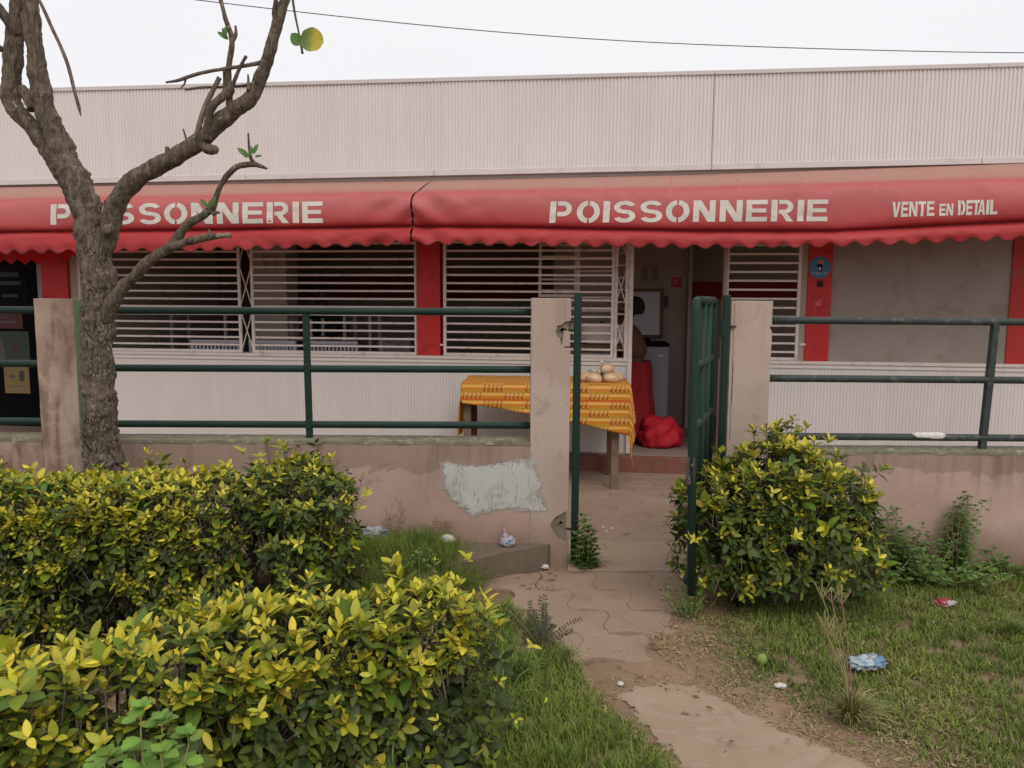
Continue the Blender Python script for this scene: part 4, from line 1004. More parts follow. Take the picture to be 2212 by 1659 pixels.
# white plastic chairs backing on to the window
def make_chair(lab, u, off, rz, stack=0, mat='grey_pl', grp='plastic chairs behind the window grilles'):
    s = s_(u, 750, off); c = thing('plastic_chair', lab, 'chair', FW(s, off, ZB + stack), -YAW + rz, grp); w = .23; Hh = .94
    q = MB().box(-w, w, .02, .44, .43, .455); q.build('seat', M[mat], c, world=False, bevel=.01)
    q = MB().box(-w - .01, w + .01, -.045, -.015, Hh - .035, Hh).box(-w - .01, -w + .02, -.04, 0, .45, Hh - .035).box(w - .02, w + .01, -.04, 0, .45, Hh - .035).box(-w + .02, w - .02, -.03, -.01, .55, .60)
    b = q.build('backrest', M[mat], c, world=False, bevel=.006)
    for k in range(11):
        x = -w + .045 + k*(2*w - .09)/10; MB().add([(x - .009, -.035, Hh - .035), (x + .009, -.035, Hh - .035), (x + .016, -.028, .60), (x - .016, -.028, .60), (x - .009, -.025, Hh - .035), (x + .009, -.025, Hh - .035), (x + .016, -.018, .60), (x - .016, -.018, .60)],
            [(0,1,2,3), (7,6,5,4), (0,4,5,1), (1,5,6,2), (2,6,7,3), (3,7,4,0)]).build('slat', M[mat], b, world=False)
    for sx in (-1, 1):
        MB().bar((sx*w, -.02, 0), (sx*w, -.01, .45), .04, .03).build('leg', M[mat], c, world=False); MB().bar((sx*w, .42, 0), (sx*w, .41, .45), .04, .03).build('leg', M[mat], c, world=False)
        MB().box(sx*w - .02, sx*w + .02, -.03, .40, .64, .665).build('armrest', M[mat], c, world=False, bevel=.006)
    return c
make_chair('white slat-back plastic chair behind the first window, left of the folding lattice', 468, -.24, .05)
make_chair('white slat-back plastic chair behind the second window, nearest the lattice', 592, -.26, -.06)
make_chair('white slat-back plastic chair behind the second window, near the green rail post', 722, -.30, .03)
make_chair('white plastic chair set back to the right behind the second window', 850, -1.0, 1.2)
def shelf_rack(lab, u0, u1, off, z1, shelves):
    s0, s1 = s_(u0, 720, off), s_(u1, 720, off); t = thing('shelf_rack', lab, 'rack', FW((s0+s1)/2, off, ZB), -YAW, 'racks inside the shop'); w = (s1-s0)/2
    for sx in (-1, 1):
        for y in (0, .35): MB().box(sx*w - .015, sx*w + .015, y - .015, y + .015, 0, z1).build('upright', M['grey_pl'], t, world=False)
    for z in shelves: MB().box(-w, w, -.015, .365, z, z + .02).build('shelf', M['grey_pl'], t, world=False)
shelf_rack('pale metal rack behind the first window grille', 372, 488, -1.2, 1.18, (.35,))
shelf_rack('pale metal rack behind the second window grille', 630, 672, -1.0, 1.12, (.3, .9)); shelf_rack('pale narrow rack right of the seated person', 745, 800, -1.3, 1.15, (.4, .75))
# people
def skin_mesh(name, mat, parent, V, E, root=0, lv=2):
    me = bpy.data.meshes.new(name); inv = wm(parent).inverted()
    me.from_pydata([tuple(inv @ Vector(v[0])) for v in V], E, []); me.materials.append(mat)
    o = bpy.data.objects.new(name, me); COL.objects.link(o); o.parent = parent
    m = o.modifiers.new('skin', 'SKIN'); m.use_smooth_shade = True
    for i, v in enumerate(V):
        r = v[1]; sv = me.skin_vertices[0].data[i]; sv.radius = r if isinstance(r, tuple) else (r, r); sv.use_root = (i == root)
    m = o.modifiers.new('sub', 'SUBSURF'); m.levels = lv; m.render_levels = lv; return o
def person(lab, B0, clo, headpart):
    """B0: dict of world points; one continuous body, clothes as children"""
    t = thing('person', lab, 'person', B0['base'])
    V = [(B0['pelvis'], .12), (B0['waist'], .10), (B0['chest'], (.12, .12)), (B0['neck'], .048), (B0['head0'], .062), (B0['head'], .082), (B0['crown'], .052)]
    E = [(0, 1), (1, 2), (2, 3), (3, 4), (4, 5), (5, 6)]
    for sd in ('l', 'r'):
        n = len(V); sh, el, wr, hd = (Vector(B0[k + sd]) for k in ('sh', 'el', 'wr', 'hd'))
        V += [(sh, .05), (el, .036), (wr, .024), (hd, (.032, .02))]; E += [(2, n), (n, n+1), (n+1, n+2), (n+2, n+3)]
        d = (hd - wr).normalized(); sidev = d.cross(Vector((0, .3, 1))).normalized()
        for k in range(5):
            m_ = len(V); o = (k - 2)*.016; ln = (.045, .072, .08, .074, .056)[k]
            a = hd + sidev*o + d*(.01 if k else -.02); b_ = a + d*ln*.55 + sidev*(o*.3 - (.02 if k == 0 else 0)); c = b_ + d*ln*.4 + Vector((0, 0, -.018))
            V += [(b_, .009), (c, .0075)]; E += [(n+3, m_), (m_, m_+1)]
        lg = len(V); V += [(Vector(B0['hip' + sd]), .085), (Vector(B0['kn' + sd]), .055), (Vector(B0['an' + sd]), .038), (Vector(B0['toe' + sd]), (.035, .025))]; E += [(0, lg), (lg, lg+1), (lg+1, lg+2), (lg+2, lg+3)]
    bd = skin_mesh('body', M['skin'], t, V, E)
    VV = [(Vector(B0['pelvis']) - Vector((0, 0, .07)), .172), (B0['waist'], .145), (B0['chest'], .140), (Vector(B0['neck']).lerp(Vector(B0['chest']), .45), .075)]
    EE = [(0, 1), (1, 2), (2, 3)]
    for sd in ('l', 'r'):
        n = len(VV); sh, el = Vector(B0['sh' + sd]), Vector(B0['el' + sd]); VV += [(sh, .066), (sh.lerp(el, .75), .052)]; EE += [(2, n), (n, n+1)]
    skin_mesh('top', clo, t, VV, EE); return t
def Pp(s, off, z): return FW(s, off, z)
ps = s_(1366, 790, -.55)
hs, hz = S(1362, 667, -.50)
Pn = person('woman in brown lace top and red skirt bending behind the right window grille', dict(
    base=Pp(ps, -.55, ZB), pelvis=Pp(ps + .02, -.55, .99), waist=Pp(ps - .02, -.54, 1.10), chest=Pp(ps - .10, -.52, 1.26), neck=Pp(ps - .075, -.51, 1.355), head0=Pp(hs - .02, -.50, hz - .05), head=Pp(hs + .005, -.50, hz + .0), crown=Pp(hs + .03, -.50, hz + .045),
    shl=Pp(ps - .14, -.40, 1.27), ell=Pp(ps - .16, -.46, 1.10), wrl=Pp(ps - .22, -.50, 1.20), hdl=Pp(ps - .26, -.49, 1.25), shr=Pp(ps - .10, -.68, 1.27), elr=Pp(ps - .24, -.72, 1.13), wrr=Pp(ps - .34, -.60, 1.20), hdr=Pp(ps - .38, -.54, 1.25),
    hipl=Pp(ps + .03, -.52, .90), hipr=Pp(ps + .03, -.58, .90), knl=Pp(ps + .03, -.50, .56), knr=Pp(ps + .03, -.60, .56), anl=Pp(ps + .03, -.50, .20), anr=Pp(ps + .03, -.60, .20), toel=Pp(ps - .08, -.48, .17), toer=Pp(ps - .08, -.60, .17)), M['lace'], None)
blob('hair', M['hair'], Pn, wm(Pn).inverted() @ FW(hs + .045, -.50, hz + .02), (.088, .095, .098), 2, .12, 3)
blob('nose', M['skin'], Pn, wm(Pn).inverted() @ FW(hs - .088, -.50, hz - .03), (.016, .014, .018), 2, .05, 2)
for sd in (-1, 1): blob('eye', M['paper'], Pn, wm(Pn).inverted() @ FW(hs - .070, -.50 + sd*.034, hz - .002), (.010, .013, .008), 2, .02, 2)
blob('mouth', M['lace'], Pn, wm(Pn).inverted() @ FW(hs - .076, -.50, hz - .062), (.008, .022, .009), 2, .02, 2)
blob('ear', M['skin'], Pn, wm(Pn).inverted() @ FW(hs + .0, -.415, hz - .01), (.018, .010, .027), 2, .02, 2)
q = MB(); K = 40
for k in range(15):
    t_ = k/14; z = sub(.93, .24, t_); 
    for j in range(K):
        a = 2*math.pi*j/K; r = (.150 + .04*t_)*(1 + (.04 + .10*t_)*math.sin(a*7 + t_*2.5) + .06*noise.noise(Vector((a*2, t_*4, 7))) + .04*noise.noise(Vector((math.cos(a)*2, math.sin(a)*2, t_*3)))); q.v.append(tuple(Pp(ps + .025 + r*math.cos(a)*1.0, -.55 + r*math.sin(a)*1.0, z)))
for k in range(14):
    for j in range(K): q.f.append((k*K + j, k*K + (j+1) % K, (k+1)*K + (j+1) % K, (k+1)*K + j))
q.build('skirt', M['skirt'], Pn, smooth=True)
# white basin on a stand
bs_ = s_(1304, 720, -.30); bz0, bz1 = z_(1304, 742, -.30), z_(1304, 700, -.30)
BA = thing('basin', 'wide white plastic basin held in front of the woman', 'basin', FW(bs_, -.30, bz0), -YAW)
q = MB(); prof = [(.0, 0), (.16, 0), (.20, .02), (.245, bz1 - bz0 - .012), (.262, bz1 - bz0 - .008), (.262, bz1 - bz0), (.24, bz1 - bz0), (.195, .03), (.0, .015)]; K = 36
for (r, z) in prof:
    for j in range(K): q.v.append((max(r, .001)*math.cos(2*math.pi*j/K), max(r, .001)*math.sin(2*math.pi*j/K)*.7, z))
for k in range(len(prof) - 1):
    for j in range(K): q.f.append((k*K + j, k*K + (j+1) % K, (k+1)*K + (j+1) % K, (k+1)*K + j))
q.build('bowl', simple('bright_white_plastic', (.88, .86, .84), .4, .02, 3), BA, world=False, smooth=True)
ST = thing('counter_stand', 'brown wooden stand under the white basin', 'stand', FW(bs_, -.32, ZB), -YAW)
MB().box(-.30, .22, -.18, .18, bz0 - ZB - .05, bz0 - ZB - .002).build('top', M['dkwood'], ST, world=False)
for sx, sy in ((-.27, -.15), (.19, -.15), (-.27, .15), (.19, .15)): MB().box(sx - .02, sx + .02, sy - .02, sy + .02, 0, bz0 - ZB - .05).build('leg', M['dkwood'], ST, world=False)
ms_, mz = S(694, 638, -1.55)
Pm = person('person in dark shirt and dark cap deep behind the second window grille', dict(
    base=Pp(ms_, -1.6, ZB), pelvis=Pp(ms_ + .04, -1.6, .90), waist=Pp(ms_ + .05, -1.6, 1.02), chest=Pp(ms_ + .05, -1.58, 1.24), neck=Pp(ms_ + .01, -1.56, mz - .14), head0=Pp(ms_, -1.55, mz - .06), head=Pp(ms_, -1.55, mz + .01), crown=Pp(ms_, -1.56, mz + .06),
    shl=Pp(ms_ + .21, -1.58, 1.29), ell=Pp(ms_ + .30, -1.52, 1.10), wrl=Pp(ms_ + .18, -1.38, 1.06), hdl=Pp(ms_ + .10, -1.34, 1.07), shr=Pp(ms_ - .12, -1.58, 1.29), elr=Pp(ms_ - .20, -1.50, 1.08), wrr=Pp(ms_ - .06, -1.38, 1.05), hdr=Pp(ms_ + .0, -1.34, 1.06),
    hipl=Pp(ms_ + .12, -1.6, .84), hipr=Pp(ms_ - .04, -1.6, .84), knl=Pp(ms_ + .12, -1.58, .52), knr=Pp(ms_ - .04, -1.58, .52), anl=Pp(ms_ + .12, -1.6, .20), anr=Pp(ms_ - .04, -1.6, .20), toel=Pp(ms_ + .12, -1.48, .17), toer=Pp(ms_ - .04, -1.48, .17)), M['navy'], None)
iv = wm(Pm).inverted()
blob('cap', M['navy'], Pm, iv @ FW(ms_, -1.555, mz + .085), (.098, .105, .055), 1, .06, 3); blob('cap_brim', M['navy'], Pm, iv @ FW(ms_, -1.47, mz + .062), (.08, .05, .012), 1, .03, 2)
blob('nose', M['skin'], Pm, iv @ FW(ms_, -1.463, mz - .02), (.015, .016, .02), 1, .03, 2); blob('mouth', M['lace'], Pm, iv @ FW(ms_, -1.472, mz - .065), (.026, .008, .008), 1, .03, 2)
for sd in (-1, 1): blob('eye', M['paper'], Pm, iv @ FW(ms_ + sd*.034, -1.472, mz + .012), (.012, .008, .007), 1, .03, 2); blob('ear', M['skin'], Pm, iv @ FW(ms_ + sd*.088, -1.55, mz - .005), (.010, .016, .026), 1, .03, 2)
q = MB(); K = 24
for z, r in ((.95, .15), (.6, .14), (.24, .12)):
    for j in range(K): q.v.append(tuple(Pp(ms_ + .04 + r*1.15*math.cos(2*math.pi*j/K), -1.6 + r*math.sin(2*math.pi*j/K), z)))
for k in range(2):
    for j in range(K): q.f.append((k*K + j, k*K + (j+1) % K, (k+1)*K + (j+1) % K, (k+1)*K + j))
q.build('wrap_skirt', M['ink'], Pm, smooth=True)

# ------------------------------------------------------------------ overhead cable
q = [atY(u, v, 9.0) for u, v in ((-600, -160), (0, -52), (410, -2), (640, 25), (900, 53), (1150, 75), (1400, 91), (1700, 103), (2000, 111), (2212, 114), (2900, 122))]
o = MB().tube([Vector(p) for p in catmull(q, 5)], .0055, 6).build('cable', M['wire'], None, smooth=True); tag(o, 'thin dark cable sagging across the white sky above the roof', 'cable')

# ------------------------------------------------------------------ bare tree
TP = lambda x, y, Y=3.9: atY(x*.336, y*.336, Y)
TPX = 1/(FPX/3.9)                                     # metres per grid pixel at the tree
TR = thing('bare_tree', 'bare grey-barked tree with pruned limbs in front of the left wall', 'tree', (atY(222, 1000, 3.9).x, 3.9, 0))
def limb(name, pts, mat='bark', parent=TR, rough=.20, fine=.9, n=22, step=.010, seed=0):
    c = catmull([(x, y, r, Y) for (x, y, r, Y) in pts], 8); P = [Vector(TP(a[0], a[1], a[3])) for a in c]; Rr = [a[2]*.336*TPX*.92 for a in c]
    out = [P[0]]; rr = [Rr[0]]
    for a, b_, ra, rb in zip(P[:-1], P[1:], Rr[:-1], Rr[1:]):
        k = max(1, int((b_-a).length/step))
        for j in range(1, k+1): out.append(a.lerp(b_, j/k)); rr.append(sub(ra, rb, j/k))
    for i in range(len(out)):                           # knots and swellings
        q = out[i]; rr[i] *= 1 + .08*noise.noise(q*5 + Vector((seed, 0, 0))) + .06*noise.noise(q*22)
    return MB().tube(out, rr, n, rough=rough, seed=seed, fine=fine).build(name, M[mat], parent, smooth=True)
V4 = 800/ .336*.336                                   # rows of the second enlarged crop start 800 lower
# trunk (x, y, radius) in enlarged picture units, then distance
limb('trunk', [(672, 3500, 120, 3.9), (668, 3200, 122, 3.9), (662, 2960, 112, 3.9), (645, 2640, 100, 3.9), (628, 2380, 92, 3.9), (625, 2150, 96, 3.9), (636, 1950, 92, 3.9), (640, 1780, 92, 3.9), (618, 1640, 98, 3.9), (598, 1500, 100, 3.9), (560, 1380, 92, 3.9),
    (500, 1200, 86, 3.9), (430, 1050, 78, 3.92), (375, 900, 72, 3.94), (310, 760, 66, 3.95), (272, 640, 60, 3.95), (245, 480, 56, 3.95), (232, 350, 52, 3.95), (205, 180, 52, 3.95), (195, 0, 46, 3.95), (190, -300, 40, 3.95)], n=40, step=.008, rough=.26, fine=.8)
limb('limb', [(400, 1130, 52, 3.96), (330, 1010, 54, 3.97), (262, 900, 52, 3.98), (170, 780, 52, 3.98), (90, 680, 55, 3.98), (70, 590, 58, 3.98), (82, 450, 60, 3.98), (88, 300, 56, 3.98), (100, 150, 50, 3.98), (118, 0, 42, 3.98), (130, -250, 36, 3.98)], n=30, seed=3)
limb('limb', [(110, 230, 34, 3.97), (40, 120, 32, 3.93), (-30, 20, 28, 3.9), (-90, -80, 26, 3.88)], seed=4)
limb('limb', [(20, 320, 18, 3.97), (-30, 300, 20, 3.94), (-90, 290, 18, 3.9)], seed=6)
limb('limb', [(140, 560, 26, 3.97), (175, 620, 34, 3.96), (215, 700, 34, 3.95)], seed=5, n=16)
limb('limb', [(640, 1620, 74, 3.89), (700, 1480, 66, 3.88), (735, 1340, 66, 3.86), (805, 1220, 62, 3.84), (905, 1130, 58, 3.82), (1040, 1060, 54, 3.8), (1170, 980, 52, 3.78), (1310, 890, 56, 3.76), (1400, 800, 52, 3.75), (1500, 715, 52, 3.74), (1615, 630, 50, 3.73), (1668, 520, 42, 3.72), (1712, 400, 37, 3.71), (1765, 220, 34, 3.7), (1805, 80, 32, 3.7), (1850, -60, 28, 3.7), (1900, -260, 24, 3.7)], n=32, seed=7, fine=.45)
limb('branch', [(1290, 920, 40, 3.76), (1335, 955, 34, 3.74), (1388, 962, 26, 3.72)], seed=9, n=18)
limb('branch', [(1335, 900, 30, 3.73), (1338, 790, 25, 3.71), (1362, 690, 25, 3.7), (1420, 630, 24, 3.7), (1475, 585, 30, 3.7), (1466, 540, 22, 3.7), (1470, 430, 17, 3.69), (1492, 260, 17, 3.68), (1450, 120, 13, 3.67), (1415, -20, 12, 3.66), (1400, -120, 10, 3.66)], seed=10, n=18)
limb('branch', [(1490, 270, 14, 3.68), (1515, 225, 11, 3.68), (1514, 165, 7, 3.68)], 'twig', seed=11, n=10)
limb('branch', [(1250, 930, 18, 3.74), (1285, 790, 17, 3.73), (1320, 680, 17, 3.72), (1370, 580, 15, 3.71), (1412, 498, 15, 3.7)], 'bark_pale', seed=12, n=14, rough=.12)
limb('branch', [(1480, 690, 26, 3.73), (1478, 620, 18, 3.72), (1500, 540, 13, 3.7), (1540, 440, 11, 3.68), (1583, 360, 10, 3.66)], 'twig', seed=13, n=10)
limb('branch', [(1690, 400, 14, 3.72), (1560, 425, 12, 3.70), (1420, 446, 11, 3.67), (1275, 474, 11, 3.64), (1150, 515, 10, 3.62), (1065, 530, 6, 3.6)], 'twig', seed=14, n=10)
limb('branch', [(1195, 500, 7, 3.63), (1185, 540, 6, 3.63), (1158, 570, 3, 3.63)], 'twig', seed=15, n=8)
limb('branch', [(1640, 540, 14, 3.74), (1560, 552, 9, 3.74), (1430, 560, 8, 3.73), (1300, 562, 8, 3.7), (1190, 578, 7, 3.68)], 'twig', seed=16, n=9)
limb('branch', [(1600, 580, 18, 3.7), (1598, 530, 10, 3.7), (1594, 478, 5, 3.7)], 'bark', seed=17, n=10)
limb('branch', [(1660, 540, 12, 3.7), (1645, 510, 10, 3.68), (1638, 480, 5, 3.68)], 'bark', seed=18, n=10)
limb('branch', [(1438, 600, 10, 3.7), (1440, 520, 7, 3.7), (1438, 455, 6, 3.7)], 'bark', seed=19, n=8)
limb('branch', [(1095, 1040, 22, 3.78), (1078, 980, 16, 3.77), (1074, 944, 12, 3.77)], seed=20, n=12)
limb('branch', [(1175, 960, 24, 3.76), (1180, 930, 18, 3.75), (1200, 915, 12, 3.75)], seed=30, n=12)
limb('branch', [(1205, 920, 8, 3.75), (1190, 870, 6, 3.75), (1178, 828, 4, 3.75)], 'twig', seed=21, n=8)
limb('branch', [(1775, 180, 16, 3.69), (1762, 90, 14, 3.68), (1775, 0, 14, 3.67), (1790, -100, 12, 3.67)], seed=22, n=12)
limb('branch', [(700, 1450, 40, 3.85), (690, 1470, 42, 3.82), (672, 1465, 30, 3.80)], seed=23, n=14)
limb('limb', [(690, 1460 + 0, 20, 3.88), (700, 1480, 20, 3.9), (716, 1500, 20, 3.9)], seed=31, n=10)
L2 = [(650, 1500+0, 0, 0)]
limb('limb', [(690, 1480+0, 10, 3.9), (692, 1500, 12, 3.9)], seed=32, n=8)
# lower right limb leaves the trunk lower down
limb('limb', [(655, 1960, 50, 3.88), (718, 1880-460+0, 0, 3.86)] if False else [(660, 1980, 56, 3.88), (720, 1890-460+460-0, 50, 3.86), (800, 1300+0+0+0, 0, 0)][:0] or [(640, 1500, 20, 3.9), (650, 1520, 20, 3.9)], seed=33, n=8)
def z4(x, y): return x, y + 1328                      # rows of crop 4 (starts at 800 source rows; 800/.6027)
def limb4(name, pts, mat='bark', **kw): return limb(name, [(*z4(x, y), r, Y) for x, y, r, Y in pts], mat, **kw)
limb4('limb', [(660, 720, 60, 3.89), (725, 610, 46, 3.86), (800, 510, 40, 3.84), (880, 430, 37, 3.82), (960, 350, 35, 3.80), (1040, 295, 33, 3.78), (1110, 245, 32, 3.76), (1165, 165, 28, 3.74), (1220, 105, 25, 3.72), (1300, 65, 24, 3.70), (1360, 10, 22, 3.69), (1390, -60, 17, 3.68), (1412, -120, 16, 3.67), (1460, -200, 18, 3.66), (1530, -258, 20, 3.65), (1620, -272, 15, 3.64), (1670, -262, 11, 3.63), (1715, -245, 7, 3.62)], seed=24, n=24)
limb4('branch', [(1110, 260, 30, 3.75), (1180, 235, 28, 3.73), (1260, 215, 25, 3.71), (1340, 195, 23, 3.69), (1400, 190, 19, 3.68)], seed=25, n=18)
limb4('branch', [(1395, 190, 17, 3.68), (1440, 186, 16, 3.67), (1480, 185, 16, 3.66)], 'bark_pale', seed=26, n=14)
limb4('branch', [(1345, 190, 12, 3.68), (1350, 165, 8, 3.68), (1340, 148, 5, 3.68)], seed=27, n=8)
limb4('branch', [(1370, 45, 16, 3.68), (1400, 38, 9, 3.67), (1415, 40, 6, 3.67)], 'twig', seed=28, n=8)
limb('branch', [(1640, 1060, 16, 3.64), (1615, 1020, 11, 3.63), (1602, 950, 8, 3.62), (1596, 855, 6, 3.61)], 'twig', seed=29, n=8)
limb('hanging_twig', [(215, -60, 10, 3.8), (262, 20, 10, 3.78), (330, 170, 11, 3.76), (395, 310, 11, 3.75), (440, 430, 11, 3.74), (475, 570, 10, 3.73), (505, 680, 10, 3.73), (520, 745, 4, 3.73)], 'twig', seed=34, n=10, rough=.1)
limb('hanging_twig', [(1872, -80, 9, 3.62), (1885, 20, 8, 3.62), (1900, 110, 7, 3.62), (1925, 230, 6, 3.62), (1945, 345, 8, 3.62)], 'twig', seed=35, n=10, rough=.1)
q = MB()                                               # loose flakes of bark on trunk and limbs
for k in range(1500):
    zz = random.uniform(1480, 3050); cx = np.interp(zz, [1500, 1640, 1780, 2150, 2380, 2640, 2960], [598, 618, 640, 625, 628, 645, 662]); r = np.interp(zz, [1500, 1780, 2150, 2380, 2960], [98, 92, 96, 92, 112])
    a = random.uniform(-1.4, 1.4); c = TP(cx, zz, 3.9); rr = r*.336*TPX*random.uniform(.97, 1.07); p = Vector((c.x + rr*math.sin(a), 3.9 - rr*math.cos(a), c.z))
    s1, s2 = random.uniform(.002, .006), random.uniform(.006, .020); tx = Vector((math.cos(a), math.sin(a), random.uniform(-.6, .6))).normalized(); up = Vector((random.uniform(-.3, .3), 0, 1)); o_ = Vector((math.sin(a), -math.cos(a), 0))*random.uniform(.001, .008)
    q.add([p - tx*s1 - up*s2*.5, p + tx*s1 - up*s2*.5, p + tx*s1*.8 + up*s2*.5 + o_, p - tx*s1*.6 + up*s2*.5 + o_], [(0, 1, 2, 3)])
q.build('bark_flakes', M['bark_pale'], TR, kind='stuff')

# ------------------------------------------------------------------ leaves
def leaf_template(wide=.40, cup=.10, droop=.12, serr=0.0, st=5, tipw=0.0):
    V = []; F = []; shade = []
    for i in range(st + 1):
        t = i/st; w = wide*(math.sin(math.pi*t**.88)**.62)*.5*(1 - .12*t); w = w if 0 < i < st else .012
        if serr and i % 2: w *= 1 + serr
        z = -droop*t*t
        for s in (-1, 0, 1): V.append((s*w, t - (serr*.08 if serr and i % 2 == 0 and s else 0), z + abs(s)*w*cup*3)); shade.append(1.12 if s == 0 else .97)
    for i in range(st):
        a = i*3; F += [(a, a+1, a+4, a+3), (a+1, a+2, a+5, a+4)]
    return np.array(V, np.float32), F, np.array(shade, np.float32)
def frames(dirs, nrm):
    d = dirs/np.linalg.norm(dirs, axis=1, keepdims=True); x = np.cross(d, nrm); ln = np.linalg.norm(x, axis=1, keepdims=True); ln[ln < 1e-5] = 1; x = x/ln; z = np.cross(x, d)
    return np.stack([x, d, z], axis=2)                 # columns
def batch_mesh(name, T, pos, Rm, L, cols, mat, parent, kind=None, world=True):
    V, F, sh = T; n = len(pos); k = len(V)
    if n == 0: return None
    P = np.einsum('nij,nkj->nki', Rm, V[None]*L[:, None, None]) + pos[:, None]
    if parent is not None and world:
        inv = np.array(wm(parent).inverted()); P = P @ inv[:3, :3].T + inv[:3, 3]
    me = bpy.data.meshes.new(name); F = np.array(F); fk = F.shape[1]
    idx = (F[None] + (np.arange(n)*k)[:, None, None]).reshape(-1)
    me.vertices.add(n*k); me.vertices.foreach_set('co', P.astype(np.float32).ravel())
    nf = n*len(F); me.loops.add(nf*fk); me.loops.foreach_set('vertex_index', idx.astype(np.int32))
    me.polygons.add(nf); me.polygons.foreach_set('loop_start', np.arange(0, nf*fk, fk, dtype=np.int32)); me.polygons.foreach_set('use_smooth', np.ones(nf, dtype=bool))
    me.update(calc_edges=True); me.validate()
    ca = me.color_attributes.new('Col', 'FLOAT_COLOR', 'POINT'); C = np.ones((n, k, 4), np.float32); C[:, :, :3] = cols[:, None, :]*sh[None, :, None]; ca.data.foreach_set('color', C.ravel())
    me.materials.append(mat); o = bpy.data.objects.new(name, me); COL.objects.link(o); o.parent = parent
    if kind: o['kind'] = kind
    return o
LEAF = [leaf_template(.50, .08, .10, st=6), leaf_template(.42, .14, .18, st=6), leaf_template(.58, .05, .02, st=6)]
NETTLE = leaf_template(.80, .05, .22, .22, 8)
ROUND = leaf_template(.85, .04, .05, 0, 7)
def disc_template():
    V = [(0, .5, 0)] + [(.5*math.sin(a*math.pi/8)*1.02, .5 - .5*math.cos(a*math.pi/8), .03*math.cos(a*1.1)) for a in range(16)]
    return np.array(V, np.float32), [(0, 1 + i, 1 + (i+1) % 16, 0) for i in range(16)], np.array([1.15] + [.95]*16, np.float32)
proto = {}
def leaf_proto(ti, T, col, mat):
    key = (ti, tuple(np.round(col, 2)), mat.name)
    if key not in proto:
        o = batch_mesh('leaf', T, np.zeros((1, 3)), np.eye(3)[None], np.ones(1), np.array([col]), mat, None); proto[key] = o.data; bpy.data.objects.remove(o)
    return proto[key]
PAL = np.array([(.66, .57, .06), (.58, .53, .05), (.52, .47, .035), (.44, .42, .03), (.33, .37, .03), (.20, .27, .025), (.10, .17, .02), (.055, .105, .022), (.032, .066, .018), (.045, .080, .035), (.30, .24, .04), (.10, .19, .04), (.15, .27, .045), (.19, .33, .06), (.55, .44, .08)])
def foliage(parent, pos, dirs, nrm, L, cols, Ts=LEAF, big=290, score=None, mat=None, stuffname='foliage', partname='leaf', tid=0):
    """the leaves that show largest are objects of their own, the rest one mesh"""
    mat = mat or M['leaf']; n = len(pos); Rm = frames(dirs, nrm); dist = np.linalg.norm(pos - np.array(EYE), axis=1)
    sc_ = (L/dist) * (score if score is not None else 1)
    order = np.argsort(-sc_); bi = order[:big]; rest = order[big:]; ty = RS.randint(0, len(Ts), n); inv = wm(parent).inverted()
    for i in bi:
        c = PAL[np.argmin(((PAL - cols[i])**2).sum(1))]; me = leaf_proto(tid*10 + int(ty[i]), Ts[ty[i]], c, mat)
        m = Matrix([[*(Rm[i][r]*L[i]), pos[i][r]] for r in range(3)] + [[0, 0, 0, 1]]); inst(partname, me, parent, mat4=inv @ m)
    if len(rest):
        for k, T in enumerate(Ts):
            r = rest[ty[rest] == k]
            if len(r) == 0: continue
            # all templates share one object through joined arrays
        V0, F0_, S0 = Ts[0]
        batch_mesh(stuffname, Ts[0], pos[rest], Rm[rest], L[rest], cols[rest], mat, parent, kind='stuff')
def col_for(y, n):
    """y: 0 old dark green leaf .. 1 new yellow leaf"""
    a = np.array((.036, .064, .015)); b_ = np.array((.16, .205, .022)); c = np.array((.74, .63, .06)); y = np.clip(y, 0, 1)[:, None]
    col = np.where(y < .5, a + (b_ - a)*y*2, b_ + (c - b_)*(y - .5)*2); return col*RS.uniform(.8, 1.2, (n, 1))*RS.uniform(.93, 1.07, (n, 3))
